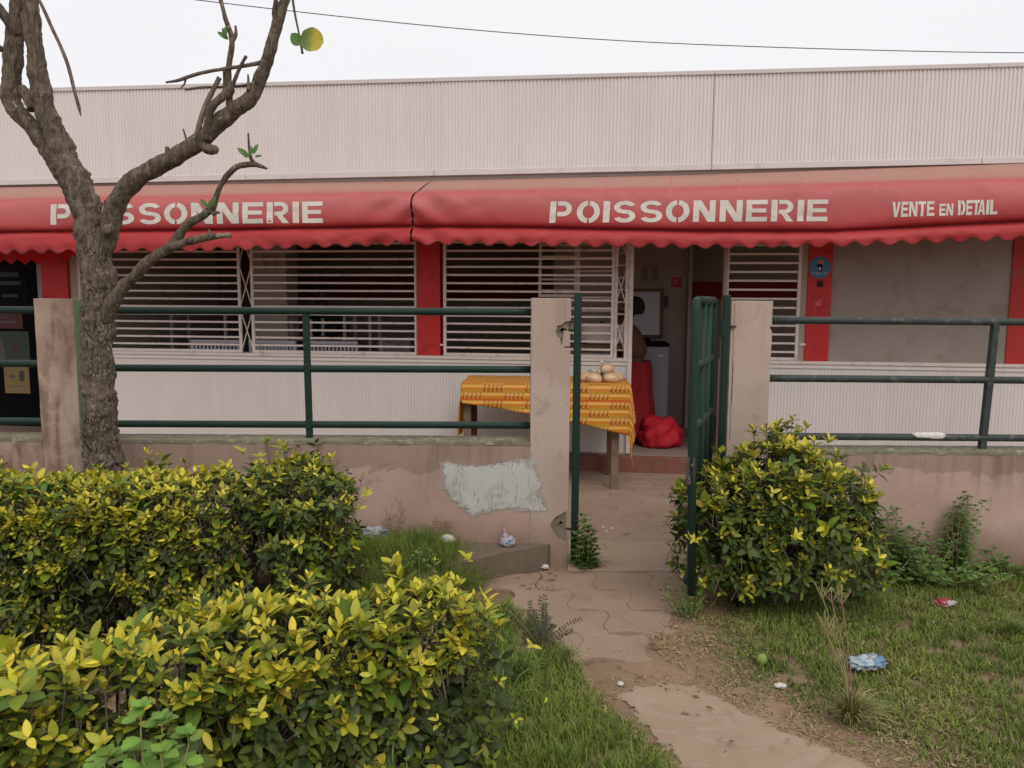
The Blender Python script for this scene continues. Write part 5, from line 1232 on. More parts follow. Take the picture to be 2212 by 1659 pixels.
def shrub(name, label, spine, hw, H, nsp, leafL, yel_top, yel_side, group, z0=.06, round_=.16, seed=0, gaps=.0, big=290, wild=.05, inner=.35, topn=.045):
    """hedge volume swept along a spine of (x, y, half width scale, height scale) stations; sprigs on its shell and inside"""
    sp = np.array(spine, float); base = sp[len(sp)//2]; T = thing(name, label, 'shrub' if 'shrub' in name else 'hedge', (base[0], base[1], 0), 0, group)
    seg = np.linalg.norm(np.diff(sp[:, :2], axis=0), axis=1); cum = np.concatenate([[0], np.cumsum(seg)]); LT_ = cum[-1]
    P = []; D = []; NN = []; LL = []; CC = []; SCO = []
    stems = MB(); k = 0; tries = 0
    while k < nsp and tries < nsp*6:
        tries += 1
        t = random.uniform(-round_*.6, LT_ + round_*.6); tt = min(max(t, 0), LT_); x = np.interp(tt, cum, sp[:, 0]); y = np.interp(tt, cum, sp[:, 1]); ws = np.interp(tt, cum, sp[:, 2]); hs_ = np.interp(tt, cum, sp[:, 3])
        i = min(len(seg) - 1, int(np.searchsorted(cum, tt, side='right') - 1)); dx, dy = (sp[i+1, :2] - sp[i, :2])/max(seg[i], 1e-6)
        side = random.random(); w = hw*ws; h = H*hs_
        inside = random.random() < inner
        if side < .36: lat, zz = random.uniform(-1, 1), 1.0
        else: lat, zz = (-1 if side < .80 else 1), random.uniform(0, 1)**.85
        # superellipse cross-section
        q = abs(lat)**4 + abs(zz)**5; f = 1/(q**.22) if q > 1 else 1
        lat *= f; zz *= f
        if inside: dpt = random.uniform(.35, .9); lat *= dpt; zz = zz*random.uniform(.55, .95)
        over = t - tt; endf = math.sqrt(max(0, 1 - (abs(over)/(round_*.6 + 1e-6))**2)); lat *= .25 + .75*endf; zz *= .82 + .18*endf
        px, py, pz = x + dx*over*2.0 - dy*lat*w, y + dy*over*2.0 + dx*lat*w, z0 + zz*(h - z0)
        nz_ = noise.noise(Vector((px*2.6 + seed, py*2.6, pz*2.6))); n2 = noise.noise(Vector((px*7 + seed, py*7, pz*7)))
        if nz_ + .5*n2 < -.42 + gaps: continue
        pz += topn*nz_*(1 if zz > .7 else .3); out = Vector((-dy*lat, dx*lat, max(0, zz - .45)*1.6)); out += Vector((dx, dy, 0))*over*5; out = out.normalized() if out.length > .01 else Vector((0, 0, 1))
        px += out.x*.05*nz_; py += out.y*.05*nz_
        top = min(1, max(0, (zz - .70)/.18)) if not inside else 0
        long_ = (random.random() < wild)*random.uniform(.03, .11)*(1 if not inside else 0)
        ax = (out*random.uniform(.5, 1) + Vector((random.gauss(0, .45), random.gauss(0, .45), random.uniform(.15, .9) + top*.8))).normalized()
        p = Vector((px, py, pz)) + ax*long_
        ysp = yel_top*top + yel_side*(1-top)
        patch = .5 + .5*noise.noise(Vector((px*4.2 + seed, py*4.2, pz*5.5 + 7)))
        young = random.random() < ysp*(.35 + 1.3*patch) and not inside
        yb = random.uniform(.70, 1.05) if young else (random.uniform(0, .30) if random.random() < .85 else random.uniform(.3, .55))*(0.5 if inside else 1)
        nl = random.randint(5, 8) if young else random.randint(4, 7); a0 = random.uniform(0, 6.28); sc0 = leafL*random.triangular(.42, 1.35, .8)*(1.0 if not young else random.uniform(.7, 1.15))
        u_ = ax.cross(Vector((.3, .2, 1))).normalized(); v_ = ax.cross(u_)
        stems_a = p - ax*random.uniform(.05, .12) - Vector((0, 0, .02)); stems.bar(stems_a, p, .0028)
        for j in range(nl):
            a = a0 + j*2.4; el = R(random.uniform(28, 62) if (young and j < 4) else random.uniform(55, 100)); rad = u_*math.cos(a) + v_*math.sin(a); d = ax*math.cos(el) + rad*math.sin(el)
            d.z -= random.uniform(0, .25)*(0 if young else 1); nrm = (ax*math.sin(el) - rad*math.cos(el)) + Vector((random.gauss(0, .25), random.gauss(0, .25), .35))
            pp = p - ax*(.007*j) + d*.004; P.append(tuple(pp)); D.append(tuple(d)); NN.append(tuple(nrm)); LL.append(sc0*(.55 + .45*min(1, (j + 1)/4))*random.uniform(.8, 1.15)); CC.append(yb - (.10*j if young else 0) + random.uniform(-.06, .06))
            SCO.append((1.0 if not inside else .2)*(1.3 if young else 1)*(1 if (pp.y < y + w*.3 or zz > .8) else .3))
        k += 1
    P, D, NN, LL, CC, SCO = map(np.array, (P, D, NN, LL, CC, SCO))
    foliage(T, P, D, NN, LL, col_for(CC, len(CC)), LEAF, big, SCO)
    for k in range(int(LT_/.05) + 8):                # woody stems
        t = random.uniform(0, LT_); x = np.interp(t, cum, sp[:, 0]) + random.uniform(-.6, .6)*hw; y = np.interp(t, cum, sp[:, 1]) + random.uniform(-.25, .5)*hw; pts = [Vector((x, y, -.02))]
        for q in range(5): pts.append(pts[-1] + Vector((random.gauss(0, .03), random.gauss(0, .03), H*.17)))
        stems.tube(pts, [.010, .008, .007, .006, .005, .003], 5)
    stems.build('stems', M['twig'], T, kind='stuff'); return T
gx = lambda u, Y: atY(u, 800, Y).x
GH = 'yellow-green clipped shrubs'
shrub('hedge', 'long back hedge of yellow-green leaves in front of the bare tree', [(-2.9, 3.42, 1, .98), (gx(40, 3.4), 3.4, 1, 1.0), (gx(250, 3.42), 3.42, 1, 1.02), (gx(400, 3.45), 3.45, 1, 1.04), (gx(448, 3.46), 3.46, .92, 1.06)], .35, .67, 3100, .052, 1.0, .52, GH, seed=1, round_=.12, inner=.30)
shrub('shrub', 'darker round-topped shrub at the right end of the back hedge', [(gx(580, 3.52), 3.52, .9, 1.02), (gx(640, 3.52), 3.52, 1, 1.0), (gx(700, 3.52), 3.52, .8, .93)], .31, .71, 1000, .050, .55, .26, GH, seed=2, round_=.13, wild=.16, inner=.40)
shrub('hedge', 'nearest hedge sloping across the lower left, topped with bright yellow leaves', [(-1.75, 1.52, 1, .96), (-1.28, 1.72, 1, .97), (-.98, 1.88, 1, .94), (-.62, 2.08, 1, .90), (-.30, 2.22, 1.05, .89), (-.15, 2.28, 1.0, .86)], .20, .69, 2900, .055, 1.25, .26, GH, seed=3, round_=.09, z0=.0, wild=.07, topn=.05, inner=.42)
shrub('shrub', 'rounded shrub with yellow top beside the open gate leaf', [(gx(1592, 3.70), 3.70, .75, .80), (gx(1650, 3.72), 3.72, .97, .98), (gx(1730, 3.72), 3.72, 1, 1.02), (gx(1800, 3.72), 3.72, .8, .82)],  .28, .81, 1300, .056, .95, .24, GH, seed=4, round_=.22, wild=.16, z0=.12, inner=.42)
# leaves on the tree
def round_leaf(c):
    V = [(.5*math.sin(a*math.pi/10)*1.04, .5 - .5*math.cos(a*math.pi/10) + (.10 if a == 0 else 0), .10*abs(math.sin(a*math.pi/10)) + .03*math.cos(a*2.1)) for a in range(20)] + [(0, .5, .0)]
    q = MB(); q.v = V; q.f = [(20, i, (i+1) % 20) for i in range(20)]; o = q.build('leaf', M['round_leaf'], None, smooth=True); me = o.data; bpy.data.objects.remove(o); return me
def rl():
    m, t, o = newmat('yellowing_round_leaf'); v = coords(t, 'Object'); sp_ = N(t, 'ShaderNodeSeparateXYZ'); t.links.new(v, sp_.inputs[0])
    col = mixc(t, ramp(t, math_(t, 'ADD', sp_.outputs[1], math_(t, 'MULTIPLY', nois(t, 4, 4, v, .8), .5)), .45, .95), (.12, .20, .04), (.50, .44, .05)); finish(t, o, col, .45, nois(t, 14, 3, v), .3, .01, 0, .4, .3); return m
M['round_leaf'] = rl()
def few_leaves(parent, items, T, tid):
    for (p, d, nrm, L, c) in items:
        Rm = frames(np.array([d], float), np.array([nrm], float))[0]; me = leaf_proto(tid, T, c, M['leaf']) if T else round_leaf(c)
        m = Matrix([[*(Rm[r]*L), p[r]] for r in range(3)] + [[0, 0, 0, 1]]); inst('leaf', me, parent, mat4=wm(parent).inverted() @ m)
GR = (.10, .20, .05); its = []
for (x, y, Y, dx, dz, L) in ((1600, 1010, 3.62, -.9, .75, .065), (1612, 1005, 3.6, .15, 1, .045), (1630, 990, 3.6, .45, .9, .05), (1640, 1010, 3.62, .9, .2, .035), (1590, 1015, 3.6, -.4, .4, .03),
    (1340, 1335, 3.67, -.75, .8, .055), (1355, 1330, 3.65, .5, 1, .055), (1345, 1345, 3.64, .1, .5, .04), (1370, 1320, 3.65, .25, 1, .04),
    (1470, 255, 3.67, -.9, .65, .06), (1455, 240, 3.67, -.35, .95, .045), (1450, 240, 3.66, .1, 1, .05)):
    p = TP(x, y, Y); its.append((p, (dx, -.2, dz), (.2*dx, -.9, .4), L, GR))
few_leaves(TR, its, LEAF[1], 1)
p = TP(1938, 275, 3.62); few_leaves(TR, [(TP(1930, 250, 3.6), (1, 0, -.12), (.1, -1, .1), .105, (.33, .37, .05))], None, 7)
few_leaves(TR, [(TP(1935, 290, 3.61), (-.75, 0, .9), (-.1, -1, .1), .068, (.10, .20, .05))], ROUND, 7)
p = TP(505, 1935, 3.8)

# ------------------------------------------------------------------ weeds and grass
def weed(name, label, cat, base, stems, leafL, T, tid, col, group=None, dens=.03, big=200, spread=.0, colvar=.25, matk='leaf', zt=1.0):
    """stems: list of (dx, dy, height) from the base; leaves in pairs up each stem"""
    t = thing(name, label, cat, base, 0, group); P = []; D = []; NN = []; LL = []; st = MB()
    for (dx, dy, h) in stems:
        b = Vector(base) + Vector((dx*.35, dy*.35, 0)); tip = Vector(base) + Vector((dx, dy, h)); n = max(3, int(h/dens)); pts = [b.lerp(tip, k/n) + Vector((random.gauss(0, .004), random.gauss(0, .004), 0)) for k in range(n+1)]
        st.tube(pts, [max(.0012, .004*(1 - .7*k/n)) for k in range(n+1)], 5)
        for k in range(1, n+1):
            a = k*1.57 + random.uniform(-.4, .4); f = 1 - .45*(k/n)**2
            for s in (0, math.pi):
                d = Vector((math.cos(a+s), math.sin(a+s), random.uniform(.0, .5))); stl = random.uniform(.005, .02)
                P.append(tuple(pts[k] + d*stl)); D.append(tuple(d)); NN.append((random.gauss(0, .2), -.25 + random.gauss(0, .2), 1)); LL.append(leafL*f*random.uniform(.6, 1.15))
        for k in range(4):
            a = k*1.57; D.append((math.cos(a), math.sin(a), 1.0)); P.append(tuple(tip)); NN.append((0, -.3, 1)); LL.append(leafL*.45)
    st.build('stem', M['grassstem'], t, kind='stuff' if len(stems) > 1 else None)
    P, D, NN, LL = map(np.array, (P, D, NN, LL)); C = np.array(col)[None]*RS.uniform(1-colvar, 1+colvar, (len(P), 1))*RS.uniform(.9, 1.1, (len(P), 3))
    foliage(t, P, D, NN, LL, C, [T], big, tid=tid); return t
M['grassstem'] = simple('weed_stem', (.26, .27, .10), .7, .3, 20)
M['redstem'] = simple('reddish_stem', (.30, .19, .12), .7, .3, 20)
def rst(n, r, h0, h1): return [(random.gauss(0, r), random.gauss(0, r*.6), random.uniform(h0, h1)) for _ in range(n)]
b = atZ(305, 1700, 0); b = Vector((-.83, 1.62, 0))
tgt = atY(305, 1530, 1.40)
NST = [(.03, .02, tgt.z*.95), (-.03, .03, tgt.z*.85), (.13, -.02, tgt.z*.6), (-.15, 0, tgt.z*.62), (.07, .03, tgt.z*.9), (0, 0, tgt.z), (.05, -.03, tgt.z*.9), (-.06, -.02, tgt.z*.88), (.10, .0, tgt.z*.80), (-.11, .02, tgt.z*.80), (.02, -.06, tgt.z*.75)]
weed('nettle_plant', 'light green nettle-like weed growing out of the nearest hedge', 'weed', (tgt.x, 1.40, 0), NST, .055, NETTLE, 8, (.17, .30, .05), dens=.026)
tgt = atY(850, 1600, 1.98); weed('leafy_weed', 'small green weed at the foot of the nearest hedge, bottom centre', 'weed', (tgt.x, 1.98, 0), [(0, 0, tgt.z), (.04, 0, tgt.z*.8), (-.05, 0, tgt.z*.8)], .035, ROUND, 7, (.085, .16, .035))
gp_ = atZ(1255, 1222)
weed('leafy_weed', 'bushy green weed growing at the foot of the left gate post', 'weed', (gp_.x + .015, gp_.y - .03, 0), [(-.04, 0, .20), (.0, 0, .27), (.03, -.02, .24), (.06, -.02, .17), (-.02, -.03, .15), (.05, .02, .20), (.02, -.05, .10), (-.05, -.02, .1), (-.02, .0, .3), (.02, .02, .22), (.07, 0, .12)], .042, ROUND, 7, (.085, .155, .045), dens=.016)
for (u, v, n, r, h0, h1, lab) in ((1930, 1215, 12, .10, .16, .36, 'low leafy weeds right of the rounded shrub, against the wall'), (2030, 1205, 9, .055, .28, .44, 'tall leafy weed standing against the right wall'), (1990, 1240, 12, .14, .08, .2, 'spreading leafy weeds in front of the tall wall weed'), (1890, 1240, 10, .12, .08, .22, 'low leafy weeds tucked behind the right side of the rounded shrub'), (2080, 1250, 12, .16, .05, .14, 'flat leafy weeds on the lawn below the dry reddish weed'), (2180, 1225, 16, .20, .06, .16, 'low leafy ground weed at the right edge under the wall')):
    p = atZ(u, v, .03); weed('leafy_weed', lab, 'weed', (p.x, min(p.y, YF - .06), 0), rst(int(n*1.6), r*1.15, h0*.9, h1), .040, ROUND if v != 1205 else NETTLE, 7 if v != 1205 else 8, (.12, .20, .060), 'leafy weeds along the right wall', dens=.022, big=120)
p = atZ(1490, 1330); weed('leafy_weed', 'bright green creeping weed at the foot of the gate leaf', 'weed', (p.x, p.y, 0), rst(13, .06, .05, .16) + [(-.02, .02, .30), (0, 0, .26)], .020, ROUND, 7, (.13, .20, .05), dens=.014, big=100)
p = atZ(905, 1235, .12); weed('leafy_weed', 'small round-leaved weed on the raised bed behind the near hedge', 'weed', (p.x, p.y, .11), rst(9, .05, .04, .12), .028, ROUND, 7, (.12, .23, .07), dens=.016, big=80)
# thin feathery stems with small paired leaflets beside the path
p = atZ(1170, 1405); t = thing('feathery_weed', 'thin dark feathery weed arching over the paving beside the near hedge', 'weed', tuple(p)); P = []; D = []; NN = []; LL = []; st = MB()
for k in range(13):
    a = random.uniform(-.9, 1.3); dx, dz = math.sin(a)*random.uniform(.10, .22), random.uniform(.14, .26); dy = random.uniform(-.06, .08); pts = []
    for i in range(9): f = i/8; pts.append(p + Vector((dx*f, dy*f, dz*(f - .35*f*f*abs(a)))))
    st.tube(pts, .0013, 4)
    for i in range(3, 9):
        for j in range(2):
            q = pts[i-1].lerp(pts[i], j/2)
            for s in (-1, 1): P.append(tuple(q)); dd = (pts[i] - pts[i-1]).normalized(); D.append(tuple(Vector((-dd.z*s, random.uniform(-.4, .4), dd.x*s + .1)) + dd*.5)); NN.append((random.gauss(0, .3), -.6, .8)); LL.append(random.uniform(.010, .018))
st.build('stems', M['redstem'], t, kind='stuff'); P, D, NN, LL = map(np.array, (P, D, NN, LL)); foliage(t, P, D, NN, LL, np.tile((.075, .085, .05), (len(P), 1)), [LEAF[2]], 60, tid=2)
# upright dry reddish weeds by the walls
def dry_weed(label, u, v, z, h, n):
    p = atZ(u, v, z); p.y = min(p.y, YF - .04); t = thing('dry_weed', label, 'weed', tuple(p), 0, 'dry upright weeds by the wall'); st = MB()
    for k in range(n):
        dx = random.gauss(0, .05); hh = h*random.uniform(.6, 1); b0 = p + Vector((dx*.5, 0, 0)); tip = p + Vector((dx, random.uniform(-.02, .02), hh)); st.tube([b0, tip], .0016, 4)
        for i in range(5): q = b0.lerp(tip, .35 + i*.14); s = random.choice((-1, 1)); st.tube([q, q + Vector((s*random.uniform(.02, .05), random.uniform(-.02, .02), random.uniform(.0, .04)))], [.0022, .001], 4)
    st.build('stems', M['redstem'], t, kind='stuff')
dry_weed('dry reddish weed against the right wall, right of the tall leafy one', 2062, 1225, .04, .30, 3); dry_weed('dry brown weeds against the left wall behind the litter', 850, 1155, .15, .20, 6); dry_weed('thin dry weeds against the left wall near the kerb block', 960, 1160, .15, .16, 5)

def np_inpoly(x, y, poly):
    c = np.zeros(len(x), bool); n = len(poly)
    for i in range(n):
        x1, y1 = poly[i]; x2, y2 = poly[(i+1) % n]
        if y1 == y2: continue
        c ^= ((y1 > y) != (y2 > y)) & (x < (x2-x1)*(y-y1)/(y2-y1) + x1)
    return c
BLADE = (np.array([(-.5, 0, 0), (.5, 0, 0), (-.42, .5, .06), (.42, .5, .06), (-.04, 1, 0), (.04, 1, 0)], np.float32), [(0, 1, 3, 2), (2, 3, 5, 4)], np.array([.75, .75, 1, 1, 1.1, 1.1], np.float32))
def vnoise(x, y, s, seed=0):
    return np.array([noise.noise(Vector((a*s + seed, b_*s, seed))) for a, b_ in zip(x, y)])
def grass(name, label, poly_px, n, Lr, wr, dryf, zf=None, lean=.7, dens=0.0, edge=None):
    poly = outline_px(poly_px); xs = [p[0] for p in poly]; ys = [p[1] for p in poly]
    x = RS.uniform(min(xs), max(xs), n); y = RS.uniform(min(ys), max(ys), n); m = np_inpoly(x, y, poly); x, y = x[m], y[m]
    if edge is not None:
        jx = x + RS.normal(0, .022, len(x)); jy = y + RS.normal(0, .022, len(x)); m = ~np_inpoly(jx, jy, edge); x, y = x[m], y[m]
    nz1 = vnoise(x, y, 2.2, 3); nz2 = vnoise(x, y, 9, 5); keep = RS.uniform(0, 1, len(x)) < np.clip(.75 + nz2*1.1 + nz1*.5 - dens, .08, 1); x, y, nz1, nz2 = x[keep], y[keep], nz1[keep], nz2[keep]
    dry = dryf(x, y) + nz1*.35 + nz2*.30; isdry = RS.uniform(0, 1, len(x)) < np.clip(dry, .03, .97); k = len(x)
    L = RS.uniform(*Lr, k)*(1 - .35*isdry)*(1 - .45*np.clip(dryf(x, y), 0, 1)); w = RS.uniform(*wr, k)
    az = RS.uniform(0, 6.283, k); el = np.where(isdry, RS.uniform(.02, .5, k), RS.uniform(.25, 1.25, k)); D = np.stack([np.cos(az)*np.cos(el), np.sin(az)*np.cos(el), np.sin(el)], 1)
    NN = np.stack([np.cos(az)*-np.sin(el), np.sin(az)*-np.sin(el), np.cos(el)], 1) + RS.normal(0, .2, (k, 3))
    g1 = np.array((.075, .125, .018)); g2 = np.array((.25, .32, .055)); d1 = np.array((.54, .42, .24)); d2 = np.array((.22, .15, .08)); f = RS.uniform(0, 1, (k, 1)); f2 = np.clip(nz1[:, None]*.8 + .5, 0, 1)
    col = np.where(isdry[:, None], d2 + (d1 - d2)*f, g1 + (g2 - g1)*(f*.5 + f2*.5))*RS.uniform(.75, 1.25, (k, 1))
    z = np.array([gz(a, b_) for a, b_ in zip(x, y)]) - .012 + (zf(x, y) if zf else 0) + np.where(isdry, RS.uniform(0, .012, k), 0)
    pos = np.stack([x, y, z], 1); Rm = frames(D, NN)
    # blade width is relative to its length
    V, F, sh = BLADE; Rw = Rm.copy(); Rw[:, :, 0] *= (w/L)[:, None]
    o = batch_mesh(name, BLADE, pos, Rw, L, col, M['grass'], None, kind='stuff'); tag(o, label, 'grass'); return o
slab_edge = outline_px([(1330, 1500), (1372, 1478), (1430, 1472), (1500, 1478), (1610, 1540), (1720, 1592), (1900, 1664), (2300, 1800), (1560, 1800), (1488, 1662), (1400, 1575)])
pathmid = np.array(outline_px([(1380, 1250), (1370, 1340), (1360, 1420), (1400, 1490), (1560, 1590), (1800, 1720)]))
def dpath(x, y):
    d = np.full(len(x), 9.0)
    for a, b_ in zip(pathmid[:-1], pathmid[1:]):
        ab = b_ - a; t = np.clip(((x - a[0])*ab[0] + (y - a[1])*ab[1])/(ab @ ab), 0, 1); d = np.minimum(d, np.hypot(x - a[0] - t*ab[0], y - a[1] - t*ab[1]))
    return d
grass('grass', 'patchy green and straw-coloured lawn to the right of the path', [(1440, 1310), (1500, 1270), (1880, 1190), (2500, 1190), (2900, 1420), (2900, 1800), (1990, 1720), (1830, 1640), (1690, 1580), (1600, 1538), (1510, 1472), (1450, 1430), (1400, 1400)], 150000, (.022, .062), (.0035, .0062),
      lambda x, y: np.clip(1.0 - (dpath(x, y) - .16)*1.9, .14, .98) + .14*np.clip((3.0 - y)/.7, 0, 1), edge=slab_edge)
grass('grass', 'green grass tongue between the near hedge and the path', [(1090, 1300), (1180, 1370), (1245, 1440), (1290, 1500), (1370, 1570), (1440, 1640), (1480, 1720), (1500, 1800), (700, 1800), (700, 1560), (960, 1400)], 60000, (.03, .085), (.0035, .006),
      lambda x, y: np.clip(.80 - (dpath(x, y) - .14)*3.6, .04, .95), edge=slab_edge)
grass('grass', 'fine green grass on the raised bed by the left wall', [(740, 1200), (800, 1145), (900, 1125), (1040, 1150), (1060, 1200), (1050, 1270), (960, 1330), (700, 1360)], 52000, (.07, .17), (.0016, .0028), lambda x, y: np.full(len(x), .12), zf=lambda x, y: np.array([bedz(a, b_) for a, b_ in zip(x, y)]))
grass('straw', 'scattered straw and dry leaf bits along the path edges', [(1225, 1245), (1480, 1245), (1470, 1440), (1560, 1520), (1350, 1520), (1250, 1440), (1180, 1300)], 2600, (.015, .05), (.0015, .003), lambda x, y: np.full(len(x), 1.4), dens=.45)
grass('straw', 'pale straw lying along the edges of the concrete slab', [(1290, 1470), (1560, 1440), (1750, 1540), (2000, 1640), (2300, 1800), (1560, 1800), (1400, 1640)], 16000, (.02, .06), (.0016, .003), lambda x, y: np.full(len(x), 1.4), edge=slab_edge)
grass('straw', 'sparse dry bits and weeds under the hedges', [(-200, 1300), (760, 1180), (1050, 1300), (900, 1560), (-200, 1560)], 9000, (.02, .07), (.002, .004), lambda x, y: np.full(len(x), .55))
def tuft(label, p, n, h, spread, cols, width=.003, group='grass tufts', heads=0):
    t = thing('grass_tuft', label, 'grass tuft', tuple(p), 0, group); b = MB(); C = []
    for k in range(n):
        a = random.uniform(0, 6.28); r = random.uniform(.1, 1)*spread; hh = h*random.uniform(.5, 1)*(1 - .3*r/spread); x, y = math.cos(a)*r, math.sin(a)*r*.8; w = width*random.uniform(.7, 1.2); sx, sy = -math.sin(a)*w, math.cos(a)*w; base = (random.gauss(0, .012), random.gauss(0, .01)); i0 = len(b.v)
        for i in range(6):
            f = i/5; wz = (1 - f**2)*.5 + .03; b.v += [(base[0] + x*f**1.5 - sx*wz, base[1] + y*f**1.5 - sy*wz, hh*(f - .28*f**3*(1 + r/spread))), (base[0] + x*f**1.5 + sx*wz, base[1] + y*f**1.5 + sy*wz, hh*(f - .28*f**3*(1 + r/spread)) + .0006)]
        b.f += [(i0 + 2*i, i0 + 2*i + 1, i0 + 2*i + 3, i0 + 2*i + 2) for i in range(5)]; c = np.array(random.choice(cols))*random.uniform(.8, 1.2); C += [c]*12
    o = b.build('blades', M['grass'], t, world=False, kind='stuff', smooth=True); ca = o.data.color_attributes.new('Col', 'FLOAT_COLOR', 'POINT'); ca.data.foreach_set('color', np.concatenate([np.array(C), np.ones((len(C), 1))], 1).astype(np.float32).ravel())
    for k in range(heads):
        x, y = random.uniform(-.85, -.3)*spread, random.uniform(-.2, .2)*spread; hh = random.uniform(.30, .46) if heads > 3 else h*random.uniform(1.4, 1.85); q = MB(); q.tube([(0, 0, 0), (x*.3, y*.3, hh*.5), (x, y, hh)], [.0026, .002, .0016], 5)
        for j in range(5): a = j*1.3; q.tube([(x, y, hh*.985), (x + .030*math.cos(a), y + .03*math.sin(a), hh + random.uniform(.03, .07))], .0016, 4)
        q.build('seed_head', M['grassstem'] if k % 2 else M['redstem'], t, world=False)
GC = [(.08, .15, .03), (.13, .21, .04), (.20, .24, .06)]; DC = [(.42, .32, .16), (.30, .22, .11), (.20, .22, .07)]
tuft('tall seeding grass tuft on the lawn beside the blue plastic bag', atZ(1840, 1560), 260, .22, .20, GC + DC + DC, .0045, heads=6)
tuft('arching brown-green grass tuft right of the weed at the gate post', atZ(1285, 1228), 60, .13, .13, [(.06, .065, .03), (.08, .10, .04), (.10, .08, .05)])
tuft('thin upright grass tuft at the edge of the path by the near hedge', atZ(1225, 1440), 110, .20, .10, GC + DC[:1])
tuft('dry straw tuft lying on the path edge', atZ(1420, 1400), 40, .05, .10, DC[:2])
tuft('small dry tuft in the joint across the gateway', atZ(1352, 1157), 30, .03, .05, DC + GC[:1])
tuft('broad-bladed grass shooting up behind the near hedge at its right end', Vector((-.03, 2.62, 0)), 16, .50, .16, [(.12, .20, .05), (.16, .24, .06)], .009)
tuft('broad-bladed grass shooting up through the middle of the near hedge', Vector((-.68, 2.28, 0)), 14, .66, .12, [(.11, .19, .04), (.15, .23, .05)], .009)
tuft('broad-bladed grass between the near hedge and the raised bed', Vector((-.60, 2.62, 0)), 16, .50, .14, [(.12, .22, .05), (.16, .24, .06)], .008)
tuft('pale dry grass stalks in front of the kerb block', atZ(1155, 1275), 5, .22, .05, DC[:1], .0015)
tuft('long grass blades at the foot of the near hedge, right end', atZ(1120, 1470), 130, .22, .15, GC, .005)
tuft('long grass blades under the rounded shrub', atZ(1600, 1310), 120, .14, .25, [(.04, .08, .02), (.06, .11, .03)], .004)
tuft('long grass blades right of the rounded shrub', atZ(1850, 1290), 120, .16, .25, GC, .004)
tuft('dark green grass clump on the raised bed by the left wall', Vector((*atZ(905, 1190, .13).xy, .12)), 260, .22, .15, [(.06, .14, .03), (.10, .20, .05)], .003)
tuft('leafy grass clump at the right edge of the lawn', atZ(2190, 1370), 120, .14, .2, GC, .004)

# ------------------------------------------------------------------ litter, fruit
def litter(name, label, cat, u, v, z, r, mat, seed, amp=.35, rz=0, group=None):
    p = atZ(u, v, z); t = thing(name, label, cat, tuple(p), rz, group); blob('crumpled_film', mat, t, (0, 0, r[2]*.8), r, seed, amp, 4, fr=2.2); return t
t = litter('plastic_bag', 'clear printed plastic sachet standing on the kerb block', 'bag', 1096, 1180, kz, (.042, .03, .034), M['bag_a'], 1, .22)
MB().tube([(-.008, 0, .045), (-.014, 0, .068), (-.017, 0, .086), (-.020, 0, .098)], [.026, .014, .007, .003], 9, rough=.3).build('twisted_top', M['bag_a'], t, world=False, smooth=True)
litter('plastic_bag', 'flattened blue and white plastic bag on the lawn', 'bag', 1872, 1442, .0, (.075, .04, .028), M['bag_b'], 5, .5, .2)
litter('drink_carton', 'crushed red and white packet in the grass near the right edge', 'packet', 2040, 1308, .0, (.055, .03, .018), M['bag_red'], 7, .45, .1)
litter('plastic_bag', 'crumpled clear bag with blue print by the left wall', 'bag', 808, 1165, .16, (.085, .04, .04), M['bag_a'], 9, .45, .2)
litter('plastic_bag', 'pale green film lying under the end of the back shrub', 'bag', 795, 1215, .06, (.09, .05, .035), M['bag_c'], 12, .45)
litter('plastic_bottle', 'dark blue crushed plastic beside the clear bag by the left wall', 'bottle', 762, 1160, .15, (.05, .03, .035), M['blue'], 13, .45)
litter('foam_box', 'white foam scrap half hidden in the grass on the bed', 'scrap', 965, 1172, .15, (.045, .025, .025), M['foam'], 15, .2)
litter('foam_box', 'small white crumbs of foam on the lawn near the green fruit', 'scrap', 1685, 1484, 0, (.022, .014, .008), M['foam'], 17, .5)
litter('paper_scrap', 'small white crumpled paper on the soil path', 'scrap', 1340, 1480, 0, (.012, .009, .007), M['foam'], 18, .5)
litter('paper_scrap', 'white petal-like scrap at the foot of the kerb block', 'scrap', 1178, 1228, 0, (.02, .014, .012), M['foam'], 19, .5)
for u, v, lab in ((1302, 1141, 'left white scrap on the paving inside the gateway'), (1309, 1149, 'front white scrap on the paving inside the gateway'), (1321, 1143, 'right white scrap on the paving inside the gateway')):
    p = atZ(u, v); t = thing('paper_scrap', lab, 'scrap', (p.x, p.y, .004), random.random(), 'white scraps inside the gateway'); MB().prism([(.02*math.cos(a)*random.uniform(.6, 1), .014*math.sin(a)*random.uniform(.6, 1)) for a in (0, .9, 1.9, 2.8, 3.9, 5.2)], lambda x, y, d: (x, y, d + x*.1), 0, .003).build('scrap', M['foam'], t, world=False)
p = atZ(1645, 1436); t = thing('green_fruit', 'single round green fruit lying in the grass', 'fruit', (p.x, p.y, .0)); blob('flesh', M['fruit'], t, (0, 0, .024), (.0225, .0225, .0245), 1, .03, 3); MB().tube([(0, 0, .047), (.003, 0, .052)], .002, 5).build('stalk', M['wood'], t, world=False)
n = 90; P = []; 
for k in range(n):
    u, v = random.choice(((random.uniform(1110, 1200), random.uniform(1240, 1275)), (random.uniform(1240, 1500), random.uniform(1250, 1440)), (random.uniform(1390, 1520), random.uniform(1400, 1500)), (random.uniform(1400, 1900), random.uniform(1480, 1640)), (random.uniform(1480, 2200), random.uniform(1360, 1640)))); p = atZ(u, v); P.append((p.x, p.y, .006 + (.014 if u > 1520 else 0)))
az = RS.uniform(0, 6.28, n); D = np.stack([np.cos(az), np.sin(az), RS.uniform(-.1, .3, n)], 1)
